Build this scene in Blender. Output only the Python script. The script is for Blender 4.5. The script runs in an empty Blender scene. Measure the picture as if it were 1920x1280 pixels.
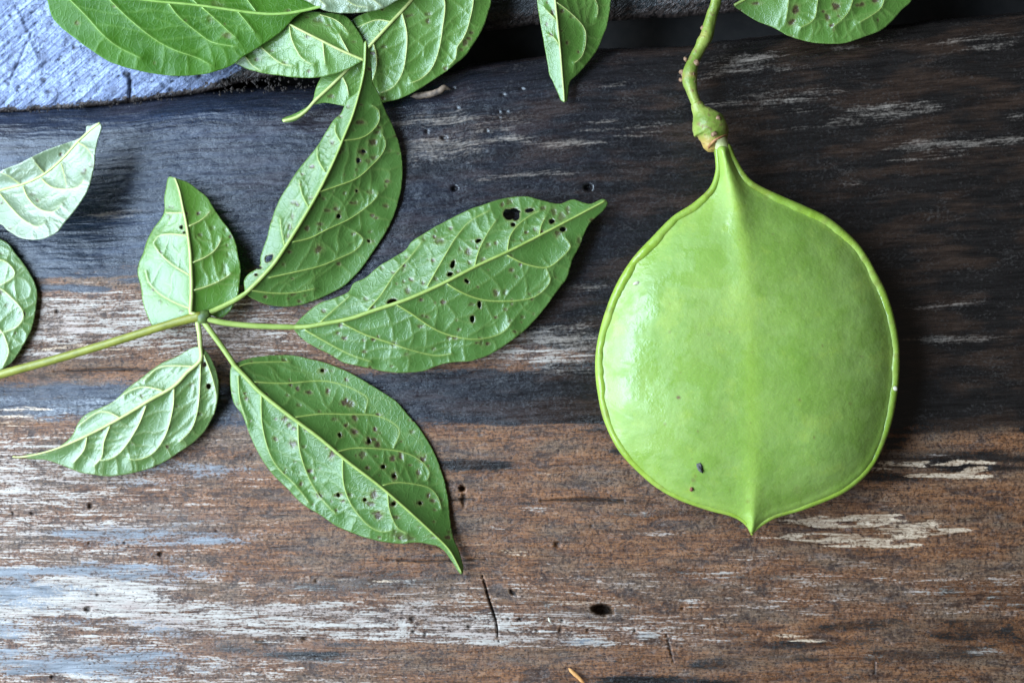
import bpy, math, random
import numpy as np
from mathutils import Vector

random.seed(7)
S = 0.0002                    # metres per photo pixel on the plank surface
H = 0.60                      # camera height above the plank (m)
HP = H / S                    # the same in pixel units
scene = bpy.context.scene
COL = scene.collection

# ------------------------------------------------------------------ camera, light, exposure
cam_d = bpy.data.cameras.new('camera')
cam = bpy.data.objects.new('camera', cam_d); COL.objects.link(cam)
cam.location = (0, 0, H)
cam_d.sensor_width = 36.0
cam_d.lens = 36.0 * H / (1920 * S)
cam_d.clip_start = 0.01; cam_d.clip_end = 50.0
scene.camera = cam

world = bpy.data.worlds.new('World'); scene.world = world
world.use_nodes = True
wb = world.node_tree.nodes['Background']
wb.inputs['Color'].default_value = (1.0, 0.94, 0.86, 1)
wb.inputs['Strength'].default_value = 0.095

# daylight entering through the open left side of the shelter
ld = bpy.data.lights.new('open_side_daylight', 'AREA')
ld.shape = 'RECTANGLE'; ld.size = 1.40; ld.size_y = 0.60
ld.energy = 31.0; ld.color = (0.68, 0.84, 1.0)
lo = bpy.data.objects.new('open_side_daylight', ld); COL.objects.link(lo)
lo.location = (-0.70, 0.04, 0.52)
lo.rotation_euler = (Vector((0.02, 0.0, 0.0)) - Vector(lo.location)).to_track_quat('-Z', 'Y').to_euler()

# added lamp, higher on the same side, for blue sheen on wood and leaves
l2 = bpy.data.lights.new('upper_sheen_lamp', 'AREA')
l2.shape = 'RECTANGLE'; l2.size = 1.0; l2.size_y = 0.30
l2.energy = 13.0; l2.color = (0.50, 0.72, 1.0)
o2 = bpy.data.objects.new('upper_sheen_lamp', l2); COL.objects.link(o2)
o2.location = (-0.68, 0.05, 0.86)
o2.rotation_euler = (Vector((-0.05, 0.0, 0.0)) - Vector(o2.location)).to_track_quat('-Z', 'Y').to_euler()

scene.view_settings.view_transform = 'Standard'
scene.view_settings.look = 'None'
scene.view_settings.exposure = 0.0
scene.view_settings.gamma = 1.0
scene.cycles.max_bounces = 8

# ------------------------------------------------------------------ helpers
def w3(x, y, z):
    """photo pixel (x, y) at height z (pixel units) -> world metres"""
    x = np.asarray(x, float); y = np.asarray(y, float); z = np.asarray(z, float)
    k = (HP - z) / HP
    return np.stack([(x - 960) * S * k, -(y - 640) * S * k, z * S + 0 * x], -1)

def hsh(ix, iy, seed):
    a = (ix.astype(np.int64) * 374761393 + iy.astype(np.int64) * 668265263 + seed * 1274126177) & 0xFFFFFFFF
    a = ((a ^ (a >> 13)) * 1274126177) & 0xFFFFFFFF
    a = a ^ (a >> 16)
    return (a & 0xFFFF) / 65535.0

def vn(x, y, seed=0):
    ix = np.floor(x); iy = np.floor(y)
    fx = x - ix; fy = y - iy
    fx = fx * fx * (3 - 2 * fx); fy = fy * fy * (3 - 2 * fy)
    a = hsh(ix, iy, seed); b = hsh(ix + 1, iy, seed); c = hsh(ix, iy + 1, seed); d = hsh(ix + 1, iy + 1, seed)
    return (a * (1 - fx) + b * fx) * (1 - fy) + (c * (1 - fx) + d * fx) * fy

def fbm(x, y, seed=0, o=4, gain=0.5):
    x = np.asarray(x, float); y = np.asarray(y, float)
    s = 0; amp = 1; tot = 0
    for i in range(o):
        s = s + amp * vn(x * 2 ** i + 17.3 * i, y * 2 ** i + 9.1 * i, seed + i * 31); tot += amp; amp *= gain
    return s / tot

def sst(a, b, x):
    t = np.clip((x - a) / (b - a), 0, 1)
    return t * t * (3 - 2 * t)

def cr(pts, closed=False, step=4.0):
    """Catmull-Rom through pts, resampled about every `step` units"""
    P = [np.array(p, float) for p in pts]; n = len(P); out = []
    for i in range(n if closed else n - 1):
        if closed:
            p0, p1, p2, p3 = P[i - 1], P[i], P[(i + 1) % n], P[(i + 2) % n]
        else:
            p0, p1, p2, p3 = P[max(i - 1, 0)], P[i], P[i + 1], P[min(i + 2, n - 1)]
        m = max(1, int(np.linalg.norm((p2 - p1)[:2]) / step))
        for k in range(m):
            t = k / m
            out.append(0.5 * (2 * p1 + (p2 - p0) * t + (2 * p0 - 5 * p1 + 4 * p2 - p3) * t * t + (3 * p1 - p0 - 3 * p2 + p3) * t ** 3))
    if not closed: out.append(P[-1])
    return np.array(out)

def near_poly(px, py, poly, closed=False):
    """nearest distance, nearest point, arc fraction and side for points to a polyline"""
    A = poly if closed else poly[:-1]
    B = np.roll(poly, -1, 0) if closed else poly[1:]
    L = np.linalg.norm(B - A, axis=1); L[L < 1e-9] = 1e-9
    cum = np.concatenate([[0], np.cumsum(L)]); tot = cum[-1]
    N = len(px)
    bd = np.full(N, 1e18); bx = np.zeros(N); by = np.zeros(N); bt = np.zeros(N); bs = np.zeros(N)
    for i in range(len(A)):
        dx, dy = (B[i] - A[i]) / L[i]
        rx = px - A[i, 0]; ry = py - A[i, 1]
        t = np.clip(rx * dx + ry * dy, 0, L[i])
        qx = A[i, 0] + t * dx; qy = A[i, 1] + t * dy
        d = (px - qx) ** 2 + (py - qy) ** 2
        m = d < bd
        bd[m] = d[m]; bx[m] = qx[m]; by[m] = qy[m]; bt[m] = (cum[i] + t[m]) / tot
        bs[m] = np.sign(dx * ry[m] - dy * rx[m])
    return np.sqrt(bd), bx, by, bt, bs

def inside(px, py, poly):
    r = np.zeros(len(px), bool)
    x0, y0 = poly[-1]
    for x1, y1 in poly:
        if y0 != y1:
            c = ((y0 > py) != (y1 > py)) & (px < (x1 - x0) * (py - y0) / (y1 - y0) + x0)
            r ^= c
        x0, y0 = x1, y1
    return r

def link(name, verts, faces, mat, parent=None, attrs=None, smooth=True):
    me = bpy.data.meshes.new(name)
    me.from_pydata(np.asarray(verts).tolist(), [], [list(map(int, f)) for f in faces])
    if smooth: me.polygons.foreach_set('use_smooth', [True] * len(me.polygons))
    for k, v in (attrs or {}).items():
        v = np.asarray(v, float)
        if v.ndim == 2:
            a = me.attributes.new(k, 'FLOAT_VECTOR', 'POINT'); a.data.foreach_set('vector', v.ravel())
        else:
            a = me.attributes.new(k, 'FLOAT', 'POINT'); a.data.foreach_set('value', v)
    me.update()
    if mat: me.materials.append(mat)
    o = bpy.data.objects.new(name, me); COL.objects.link(o)
    if parent: o.parent = parent
    return o

def tag(o, label=None, cat=None, group=None, kind=None):
    if label: o['label'] = label
    if cat: o['category'] = cat
    if group: o['group'] = group
    if kind: o['kind'] = kind
    return o

def empty(name, x, y, z):
    o = bpy.data.objects.new(name, None); COL.objects.link(o)
    o.empty_display_size = 0.01
    return o            # origin at the world origin; children carry world coordinates

def tube(name, P, R, mat, parent=None, sides=8, flat=1.0, attrs=None, noise=0.0, seed=0):
    """tube through world points P (n,3) with radii R (metres); flat squashes in z"""
    P = np.asarray(P, float); R = np.asarray(R, float); n = len(P)
    T = np.gradient(P, axis=0); T /= np.maximum(np.linalg.norm(T, axis=1)[:, None], 1e-12)
    up = np.array([0, 0, 1.0])
    side = np.cross(T, up); ln = np.linalg.norm(side, axis=1)[:, None]
    side = np.where(ln > 1e-6, side / np.maximum(ln, 1e-9), np.array([1.0, 0, 0]))
    nrm = np.cross(side, T)
    V = []
    for j in range(sides):
        a = 2 * math.pi * j / sides
        rr = R * (1 + noise * (fbm(np.arange(n) * 0.35, np.full(n, j * 0.9), seed, 2) - 0.5))
        V.append(P + side * (math.cos(a) * rr)[:, None] + nrm * (math.sin(a) * rr * flat)[:, None])
    V = np.stack(V, 1).reshape(-1, 3)
    F = []
    for i in range(n - 1):
        for j in range(sides):
            k = (j + 1) % sides
            F.append((i * sides + j, i * sides + k, (i + 1) * sides + k, (i + 1) * sides + j))
    V = np.vstack([V, P[0] - T[0] * R[0] * 0.4, P[-1] + T[-1] * R[-1] * 0.4])
    a, b = n * sides, n * sides + 1
    for j in range(sides):
        k = (j + 1) % sides
        F.append((a, k, j)); F.append((b, (n - 1) * sides + j, (n - 1) * sides + k))
    at = None
    if attrs:
        at = {k: np.concatenate([np.repeat(v, sides), [v[0], v[-1]]]) for k, v in attrs.items()}
    return link(name, V, F, mat, parent, at)

def lump(name, x, y, z, rx, ry, rz, mat, seed=0, rough=0.35, ang=0.0, parent=None):
    """an uneven pebble-like crumb, 6 x 8 facets"""
    V = []; F = []
    nu, nv = 9, 6
    for i in range(1, nv):
        ph = math.pi * i / nv
        for j in range(nu):
            th = 2 * math.pi * j / nu
            V.append([math.sin(ph) * math.cos(th), math.sin(ph) * math.sin(th), math.cos(ph)])
    V += [[0, 0, 1], [0, 0, -1]]
    V = np.array(V)
    k = 1 + rough * 2 * (fbm(V[:, 0] * 1.7 + 5 + seed * 3.1, V[:, 1] * 1.7 + V[:, 2] * 1.3 + 5, seed, 2) - 0.5)
    V = V * k[:, None] * np.array([rx, ry, rz])
    c, s = math.cos(ang), math.sin(ang)
    V = np.stack([V[:, 0] * c - V[:, 1] * s, V[:, 0] * s + V[:, 1] * c, V[:, 2]], -1) * S
    V = V + w3(x, y, z)
    for i in range(nv - 2):
        for j in range(nu):
            m = (j + 1) % nu
            F.append((i * nu + j, i * nu + m, (i + 1) * nu + m, (i + 1) * nu + j))
    t = (nv - 1) * nu
    for j in range(nu):
        m = (j + 1) % nu
        F.append((t, m, j)); F.append((t + 1, (nv - 2) * nu + j, (nv - 2) * nu + m))
    F = [f[::-1] for f in F]
    return link(name, V, F, mat, parent)

# ------------------------------------------------------------------ material helpers
class NT:
    def __init__(s, name):
        s.m = bpy.data.materials.new(name); s.m.use_nodes = True
        s.t = s.m.node_tree; s.n = s.t.nodes; s.b = s.n['Principled BSDF']; s.out = s.n['Material Output']
    def new(s, typ, **kw):
        n = s.n.new(typ)
        for k, v in kw.items():
            if k in n.inputs.keys() and not hasattr(type(n), k): n.inputs[k].default_value = v
            else: setattr(n, k, v)
        return n
    def lk(s, a, b): s.t.links.new(a, b)
    def attr(s, name, vec=False):
        n = s.n.new('ShaderNodeAttribute'); n.attribute_name = name
        return n.outputs['Vector'] if vec else n.outputs['Fac']
    def mul(s, vec, scale):
        n = s.n.new('ShaderNodeVectorMath'); n.operation = 'MULTIPLY'
        s.lk(vec, n.inputs[0]); n.inputs[1].default_value = scale
        return n.outputs[0]
    def noise(s, vec, scale=1.0, detail=4.0, rough=0.55, dist=0.0):
        n = s.n.new('ShaderNodeTexNoise')
        n.inputs['Scale'].default_value = scale; n.inputs['Detail'].default_value = detail
        n.inputs['Roughness'].default_value = rough; n.inputs['Distortion'].default_value = dist
        s.lk(vec, n.inputs['Vector']); return n.outputs['Fac']
    def voro(s, vec, scale, feature='DISTANCE_TO_EDGE'):
        n = s.n.new('ShaderNodeTexVoronoi'); n.feature = feature
        n.inputs['Scale'].default_value = scale
        s.lk(vec, n.inputs['Vector']); return n.outputs['Distance']
    def math(s, op, a, b=None, c=None, clamp=False):
        n = s.n.new('ShaderNodeMath'); n.operation = op; n.use_clamp = clamp
        for i, v in enumerate((a, b, c)):
            if v is None: continue
            if isinstance(v, (int, float)): n.inputs[i].default_value = v
            else: s.lk(v, n.inputs[i])
        return n.outputs[0]
    def remap(s, v, a, b, c=0.0, d=1.0):
        n = s.n.new('ShaderNodeMapRange'); n.interpolation_type = 'SMOOTHSTEP'
        s.lk(v, n.inputs['Value'])
        for k, q in zip(('From Min', 'From Max', 'To Min', 'To Max'), (a, b, c, d)): n.inputs[k].default_value = q
        return n.outputs['Result']
    def mix(s, f, a, b, blend='MIX'):
        n = s.n.new('ShaderNodeMix'); n.data_type = 'RGBA'; n.blend_type = blend
        for sock, v in ((n.inputs[0], f), (n.inputs[6], a), (n.inputs[7], b)):
            if isinstance(v, (int, float)): sock.default_value = v
            elif isinstance(v, tuple): sock.default_value = (*v, 1) if len(v) == 3 else v
            else: s.lk(v, sock)
        return n.outputs[2]
    def bump(s, h, strength=0.3, dist=0.001, normal=None):
        n = s.n.new('ShaderNodeBump'); n.inputs['Strength'].default_value = strength; n.inputs['Distance'].default_value = dist
        s.lk(h, n.inputs['Height'])
        if normal: s.lk(normal, n.inputs['Normal'])
        return n.outputs[0]
    def pos(s):
        return s.n.new('ShaderNodeNewGeometry').outputs['Position']
    def set(s, **kw):
        for k, v in kw.items():
            k = k.replace('_', ' ')
            if isinstance(v, (int, float)): s.b.inputs[k].default_value = v
            elif isinstance(v, tuple): s.b.inputs[k].default_value = (*v, 1) if (len(v) == 3 and s.b.inputs[k].type == 'RGBA') else v
            else: s.lk(v, s.b.inputs[k])

def wood_material(name, rear=False):
    n = NT(name)
    g = n.attr('guv', True)                       # grain coordinates, 1 unit = 100 photo px = 2 cm
    dark = n.attr('dark'); pale = n.attr('pale'); tan = n.attr('tan'); blue = n.attr('blue'); pit = n.attr('pit')
    streak = n.noise(n.mul(g, (0.9, 13.0, 1)), 1.0, 6, 0.62, 0.25)
    fine = n.noise(n.mul(g, (2.6, 46.0, 1)), 1.0, 4, 0.6, 0.3)
    blot = n.noise(n.mul(g, (1.5, 3.6, 1)), 1.0, 8, 0.70, 0.8)
    speck = n.noise(n.mul(g, (16.0, 26.0, 1)), 1.0, 4, 0.62, 0.4)
    hue = n.noise(n.mul(g, (0.55, 2.4, 1)), 1.0, 4, 0.6)
    fib = n.math('ADD', n.math('MULTIPLY', streak, 0.55), n.math('MULTIPLY', fine, 0.45))
    mott = n.math('ADD', n.math('MULTIPLY', blot, 0.5), n.math('MULTIPLY', speck, 0.5))
    # bare brown wood
    brown = n.mix(n.remap(fib, 0.33, 0.66), (0.062, 0.021, 0.0085), (0.300, 0.124, 0.047))
    brown = n.mix(n.remap(hue, 0.42, 0.66), brown, n.mix(n.remap(fib, 0.3, 0.7), (0.062, 0.034, 0.021), (0.235, 0.145, 0.086)))
    brown = n.mix(n.math('MULTIPLY', n.remap(blot, 0.49, 0.38), 0.80), brown, (0.032, 0.019, 0.015))
    brown = n.mix(n.math('MULTIPLY', n.remap(blot, 0.53, 0.64), 0.55), brown, n.mix(n.remap(fib, .36, .62), (0.15, 0.065, 0.026), (0.36, 0.175, 0.078)))
    brown = n.mix(n.math('MULTIPLY', n.remap(n.noise(n.mul(g, (2.6, 6.5, 1)), 1.0, 6, .7, .6), .56, .66), .45), brown, (0.215, 0.165, 0.140))
    brown = n.mix(n.math('MULTIPLY', n.remap(speck, 0.50, 0.40), 0.65), brown, (0.030, 0.017, 0.012))
    brown = n.mix(n.math('MULTIPLY', n.remap(speck, 0.57, 0.68), 0.38), brown, (0.30, 0.20, 0.135))
    gran = n.noise(n.mul(g, (15.0, 9.0, 1)), 1.0, 5, 0.68, 0.5)
    brown = n.mix(n.math('MULTIPLY', n.remap(gran, .50, .36), .7), brown, (0.034, 0.014, 0.008))
    brown = n.mix(n.math('MULTIPLY', n.remap(gran, .54, .66), .45), brown, (0.27, 0.150, 0.085))
    # weathered dark crust
    dk = n.mix(n.remap(fib, 0.34, 0.68), (0.0030, 0.0026, 0.0026), (0.0145, 0.0118, 0.0105))
    dk = n.mix(n.math('MULTIPLY', n.remap(hue, 0.45, 0.62), 0.65), dk, n.mix(n.remap(fib, .35, .65), (0.012, 0.0062, 0.0042), (0.054, 0.030, 0.019)))
    dk = n.mix(n.math('MULTIPLY', n.remap(mott, 0.53, 0.64), 0.45), dk, (0.060, 0.050, 0.044))
    blue_sheen = n.attr('blue_sheen')  # blue sky sheen painted into the crust colour
    dk = n.mix(n.math('MULTIPLY', blue_sheen, .85, None, True), dk, n.mix(n.remap(fib, .34, .66), (0.006, 0.010, 0.020), (0.022, 0.036, 0.072)))
    f = n.math('ADD', dark, n.math('MULTIPLY', n.math('SUBTRACT', mott, 0.5), 2.6))
    f = n.math('ADD', f, n.math('MULTIPLY', n.math('SUBTRACT', fib, 0.5), 1.2))
    col = n.mix(n.remap(f, 0.33, 0.67), brown, dk)
    # worn pale fibres
    pl = n.mix(n.remap(fib, 0.3, 0.62), (0.135, 0.100, 0.080), (0.49, 0.425, 0.365))
    pl = n.mix(n.math('MULTIPLY', n.remap(hue, 0.5, 0.62), 0.5), pl, (0.36, 0.25, 0.21))
    pl = n.mix(n.math('MULTIPLY', dark, .75), pl, n.mix(n.remap(fib, .35, .65), (0.060, 0.043, 0.032), (0.21, 0.162, 0.125)))
    f = n.math('ADD', pale, n.math('MULTIPLY', n.math('SUBTRACT', fib, 0.5), 2.6))
    f = n.math('ADD', f, n.math('MULTIPLY', n.math('SUBTRACT', mott, 0.5), 2.3))
    fp = n.mix(dark, n.remap(f, 0.36, 0.74), n.math('MULTIPLY', n.remap(f, 0.15, 1.0), .9))
    fp = n.math('MULTIPLY', fp, n.remap(pale, 0.02, 0.2))
    col = n.mix(fp, col, pl)
    # grey blue weathering
    bl = n.mix(n.remap(fib, 0.3, 0.7), (0.075, 0.080, 0.088), (0.27, 0.28, 0.30))
    f = n.math('ADD', blue, n.math('MULTIPLY', n.math('SUBTRACT', mott, 0.5), 2.8))
    fb = n.math('MULTIPLY', n.remap(f, 0.40, 0.85), n.remap(blue, 0.02, 0.2))
    col = n.mix(fb, col, bl)
    # raw chips
    tn = n.mix(n.remap(fib, 0.36, 0.60), (0.22, 0.12, 0.06), (0.62, 0.47, 0.33))
    tn = n.mix(n.math('MULTIPLY', n.remap(speck, .52, .42), .6), tn, (0.20, 0.11, 0.055))
    f = n.math('ADD', tan, n.math('MULTIPLY', n.math('SUBTRACT', speck, 0.5), 0.9))
    f = n.math('ADD', f, n.math('MULTIPLY', n.math('SUBTRACT', streak, 0.5), 2.0))
    col = n.mix(n.math('MULTIPLY', n.remap(f, 0.36, 0.74), n.remap(tan, 0.02, 0.15)), col, tn)
    col = n.mix(n.math('MULTIPLY', n.remap(speck, 0.40, 0.32), 0.75), col, (0.02, 0.014, 0.015))
    col = n.mix(pit, col, (0.012, 0.009, 0.008))
    n.set(Base_Color=col)
    r = n.math('ADD', 0.38, n.math('MULTIPLY', n.math('SUBTRACT', speck, 0.5), 0.7))
    r = n.math('ADD', r, n.math('MULTIPLY', dark, -0.12))
    n.set(Roughness=r, Specular_IOR_Level=n.math('ADD', .40, n.math('MULTIPLY', dark, .2)))
    h = n.math('ADD', n.math('MULTIPLY', fib, 0.9), n.math('MULTIPLY', mott, 0.8))
    nb_ = n.n.new('ShaderNodeBump'); nb_.inputs['Distance'].default_value = 0.0011
    n.lk(h, nb_.inputs['Height']); n.lk(n.math('SUBTRACT', 0.75, n.math('MULTIPLY', dark, 0.40)), nb_.inputs['Strength'])
    n.set(Normal=nb_.outputs[0])
    return n.m

def leaf_material(name, base, deep, veincol, trans=0.26, rough=0.36, transcol=(0.20, 0.46, 0.02), spec=.85, coat=.30):
    n = NT(name)
    u = n.attr('luv', True)
    vein = n.attr('vein'); spot = n.attr('spot'); edge = n.attr('edge'); tipb = n.attr('tipb'); ring = n.attr('ring')
    big = n.noise(u, 1.3, 4, 0.55)
    net = n.voro(u, 9.0)
    net2 = n.voro(u, 26.0)
    gr = n.noise(u, 42.0, 3, 0.6)
    col = n.mix(n.remap(big, 0.3, 0.7), deep, base)
    col = n.mix(n.math('MULTIPLY', n.remap(net, 0.045, 0.0), 0.20), col, veincol)
    col = n.mix(n.math('MULTIPLY', n.remap(net2, 0.07, 0.0), 0.14), col, veincol)
    col = n.mix(n.math('MULTIPLY', n.remap(gr, 0.35, 0.7), 0.18), col, tuple(c * 0.75 for c in base))
    col = n.mix(n.math('MULTIPLY', vein, 0.72), col, veincol)
    col = n.mix(n.math('MULTIPLY', edge, 0.30), col, veincol)
    # tiny dark pinpricks
    pin = n.voro(u, 12.0, 'F1')
    col = n.mix(n.math('MULTIPLY', n.remap(pin, 0.055, 0.035), 0.55), col, (0.06, 0.07, 0.03))
    col = n.mix(n.math('MULTIPLY', ring, 0.45), col, (0.26, 0.27, 0.08))
    col = n.mix(spot, col, n.mix(n.remap(gr, .4, .6), (0.038, 0.018, 0.009), (0.105, 0.056, 0.028)))
    col = n.mix(tipb, col, (0.16, 0.055, 0.025))
    n.set(Base_Color=col, Roughness=n.math('ADD', rough, n.math('MULTIPLY', n.math('SUBTRACT', big, 0.5), 0.2)),
          Specular_IOR_Level=spec, Coat_Weight=coat, Coat_Roughness=.40)
    h = n.math('ADD', n.remap(net, 0.0, 0.12), n.math('MULTIPLY', n.remap(net2, 0.0, 0.14), 0.35))
    h = n.math('ADD', h, n.math('MULTIPLY', gr, 0.35))
    h = n.math('MULTIPLY', h, -1.0)
    n.set(Normal=n.bump(h, 0.22, 0.0004))
    tr = n.n.new('ShaderNodeBsdfTranslucent')
    tc = n.mix(n.math('MULTIPLY', vein, 0.5), transcol, tuple(c * 0.6 for c in transcol))
    tc = n.mix(spot, tc, (0.02, 0.015, 0.01))
    n.lk(tc, tr.inputs['Color'])
    mx = n.n.new('ShaderNodeMixShader'); mx.inputs[0].default_value = trans
    n.lk(n.b.outputs[0], mx.inputs[1]); n.lk(tr.outputs[0], mx.inputs[2]); n.lk(mx.outputs[0], n.out.inputs['Surface'])
    return n.m

def simple(name, c1, c2, scale=300.0, rough=0.45, stretch=(1, 1, 1), bumpd=0.0002, sss=0.0, spec=0.5):
    n = NT(name)
    p = n.mul(n.pos(), stretch)
    a = n.noise(p, scale, 5, 0.6)
    n.set(Base_Color=n.mix(n.remap(a, 0.3, 0.7), c1, c2), Roughness=rough, Specular_IOR_Level=spec,
          Normal=n.bump(n.noise(p, scale * 3, 4, 0.6), 0.4, bumpd))
    if sss:
        n.set(Subsurface_Weight=sss, Subsurface_Radius=(0.003, 0.005, 0.001), Subsurface_Scale=1.0)
    return n.m

M_WOOD = wood_material('weathered_wood')
M_LEAF = leaf_material('leaf_underside', (0.100, 0.215, 0.040), (0.070, 0.165, 0.024), (0.23, 0.32, 0.075))
M_PALE = leaf_material('pale_leaf_underside', (0.130, 0.235, 0.064), (0.095, 0.190, 0.036), (0.34, 0.39, 0.13), rough=0.36, spec=1.0, coat=.6)
M_GLARE = leaf_material('glare_tinted_leaf_underside', (0.225, 0.295, 0.175), (0.175, 0.250, 0.125), (0.40, 0.43, 0.23), rough=0.36, spec=1.0, coat=.6)  # leaf green paled, sky glare painted into the base colour
M_FRESH = leaf_material('translucent_leaf_underside', (0.118, 0.262, 0.020), (0.085, 0.218, 0.010), (0.34, 0.40, 0.12), trans=.36, rough=0.38, spec=1.0, coat=1.0, transcol=(0.26, 0.66, 0.015))
M_VIVID = leaf_material('leaf_upper_face', (0.058, 0.165, 0.009), (0.036, 0.118, 0.005), (0.17, 0.31, 0.055), trans=0.2, rough=0.42, spec=.4, coat=0.0)
M_BRIGHT = leaf_material('fresh_leaf_underside', (0.125, 0.255, 0.042), (0.092, 0.208, 0.028), (0.25, 0.36, 0.09))
M_VEIN = simple('leaf_vein', (0.225, 0.305, 0.058), (0.305, 0.380, 0.090), 260, 0.42)
M_VEINP = simple('pale_leaf_vein', (0.34, 0.39, 0.11), (0.44, 0.47, 0.165), 260, 0.42)
M_VEINV = simple('upper_face_vein', (0.20, 0.34, 0.06), (0.28, 0.42, 0.10), 260, 0.42)
M_STALK = simple('leaf_stalk', (0.165, 0.170, 0.020), (0.245, 0.245, 0.036), 220, 0.42)
M_NODE = simple('leaf_node', (0.045, 0.075, 0.018), (0.13, 0.19, 0.04), 260, 0.5)

# ------------------------------------------------------------------ the planks
EDGE = np.array([(-900, 300), (-300, 240), (0, 213), (60, 211), (130, 205), (200, 200), (260, 193), (350, 183), (450, 172), (580, 168),
                 (720, 152), (846, 139), (884, 128), (940, 122), (1007, 114), (1100, 101), (1220, 96), (1330, 88), (1500, 70), (1700, 52),
                 (1920, 30), (2300, 0), (2900, -40)], float)
def edge_y(x): return np.interp(x, EDGE[:, 0], EDGE[:, 1])
BOT = 1900.0
def crown(x, y):
    """the plank's face bows down towards its back edge"""
    return -36.0 * np.clip(1 - np.maximum(y - edge_y(x), 0) / 430.0, 0, 1) ** 2

def grid_axis(a, b, lo, hi, step, grow=1.18):
    mid = list(np.arange(lo, hi + 0.1, step)); s = step; x = mid[0]; left = []
    while x > a: s *= grow; x -= s; left.append(max(x, a))
    s = step; x = mid[-1]; right = []
    while x < b: s *= grow; x += s; right.append(min(x, b))
    return np.array(left[::-1] + mid + right)

def ell(x, y, cx, cy, a, b, slope, nz, k=1.5):
    du = (x - cx) / a; dv = (y - cy - slope * (x - cx)) / b
    return np.clip(1.12 - 0.62 * np.sqrt(du * du + dv * dv) + (nz - 0.5) * k, 0, 1)

def slope_at(y): return np.interp(y, [100, 300, 600, 900, 1280], [-0.095, -0.06, -0.015, 0.0, 0.012])

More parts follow.
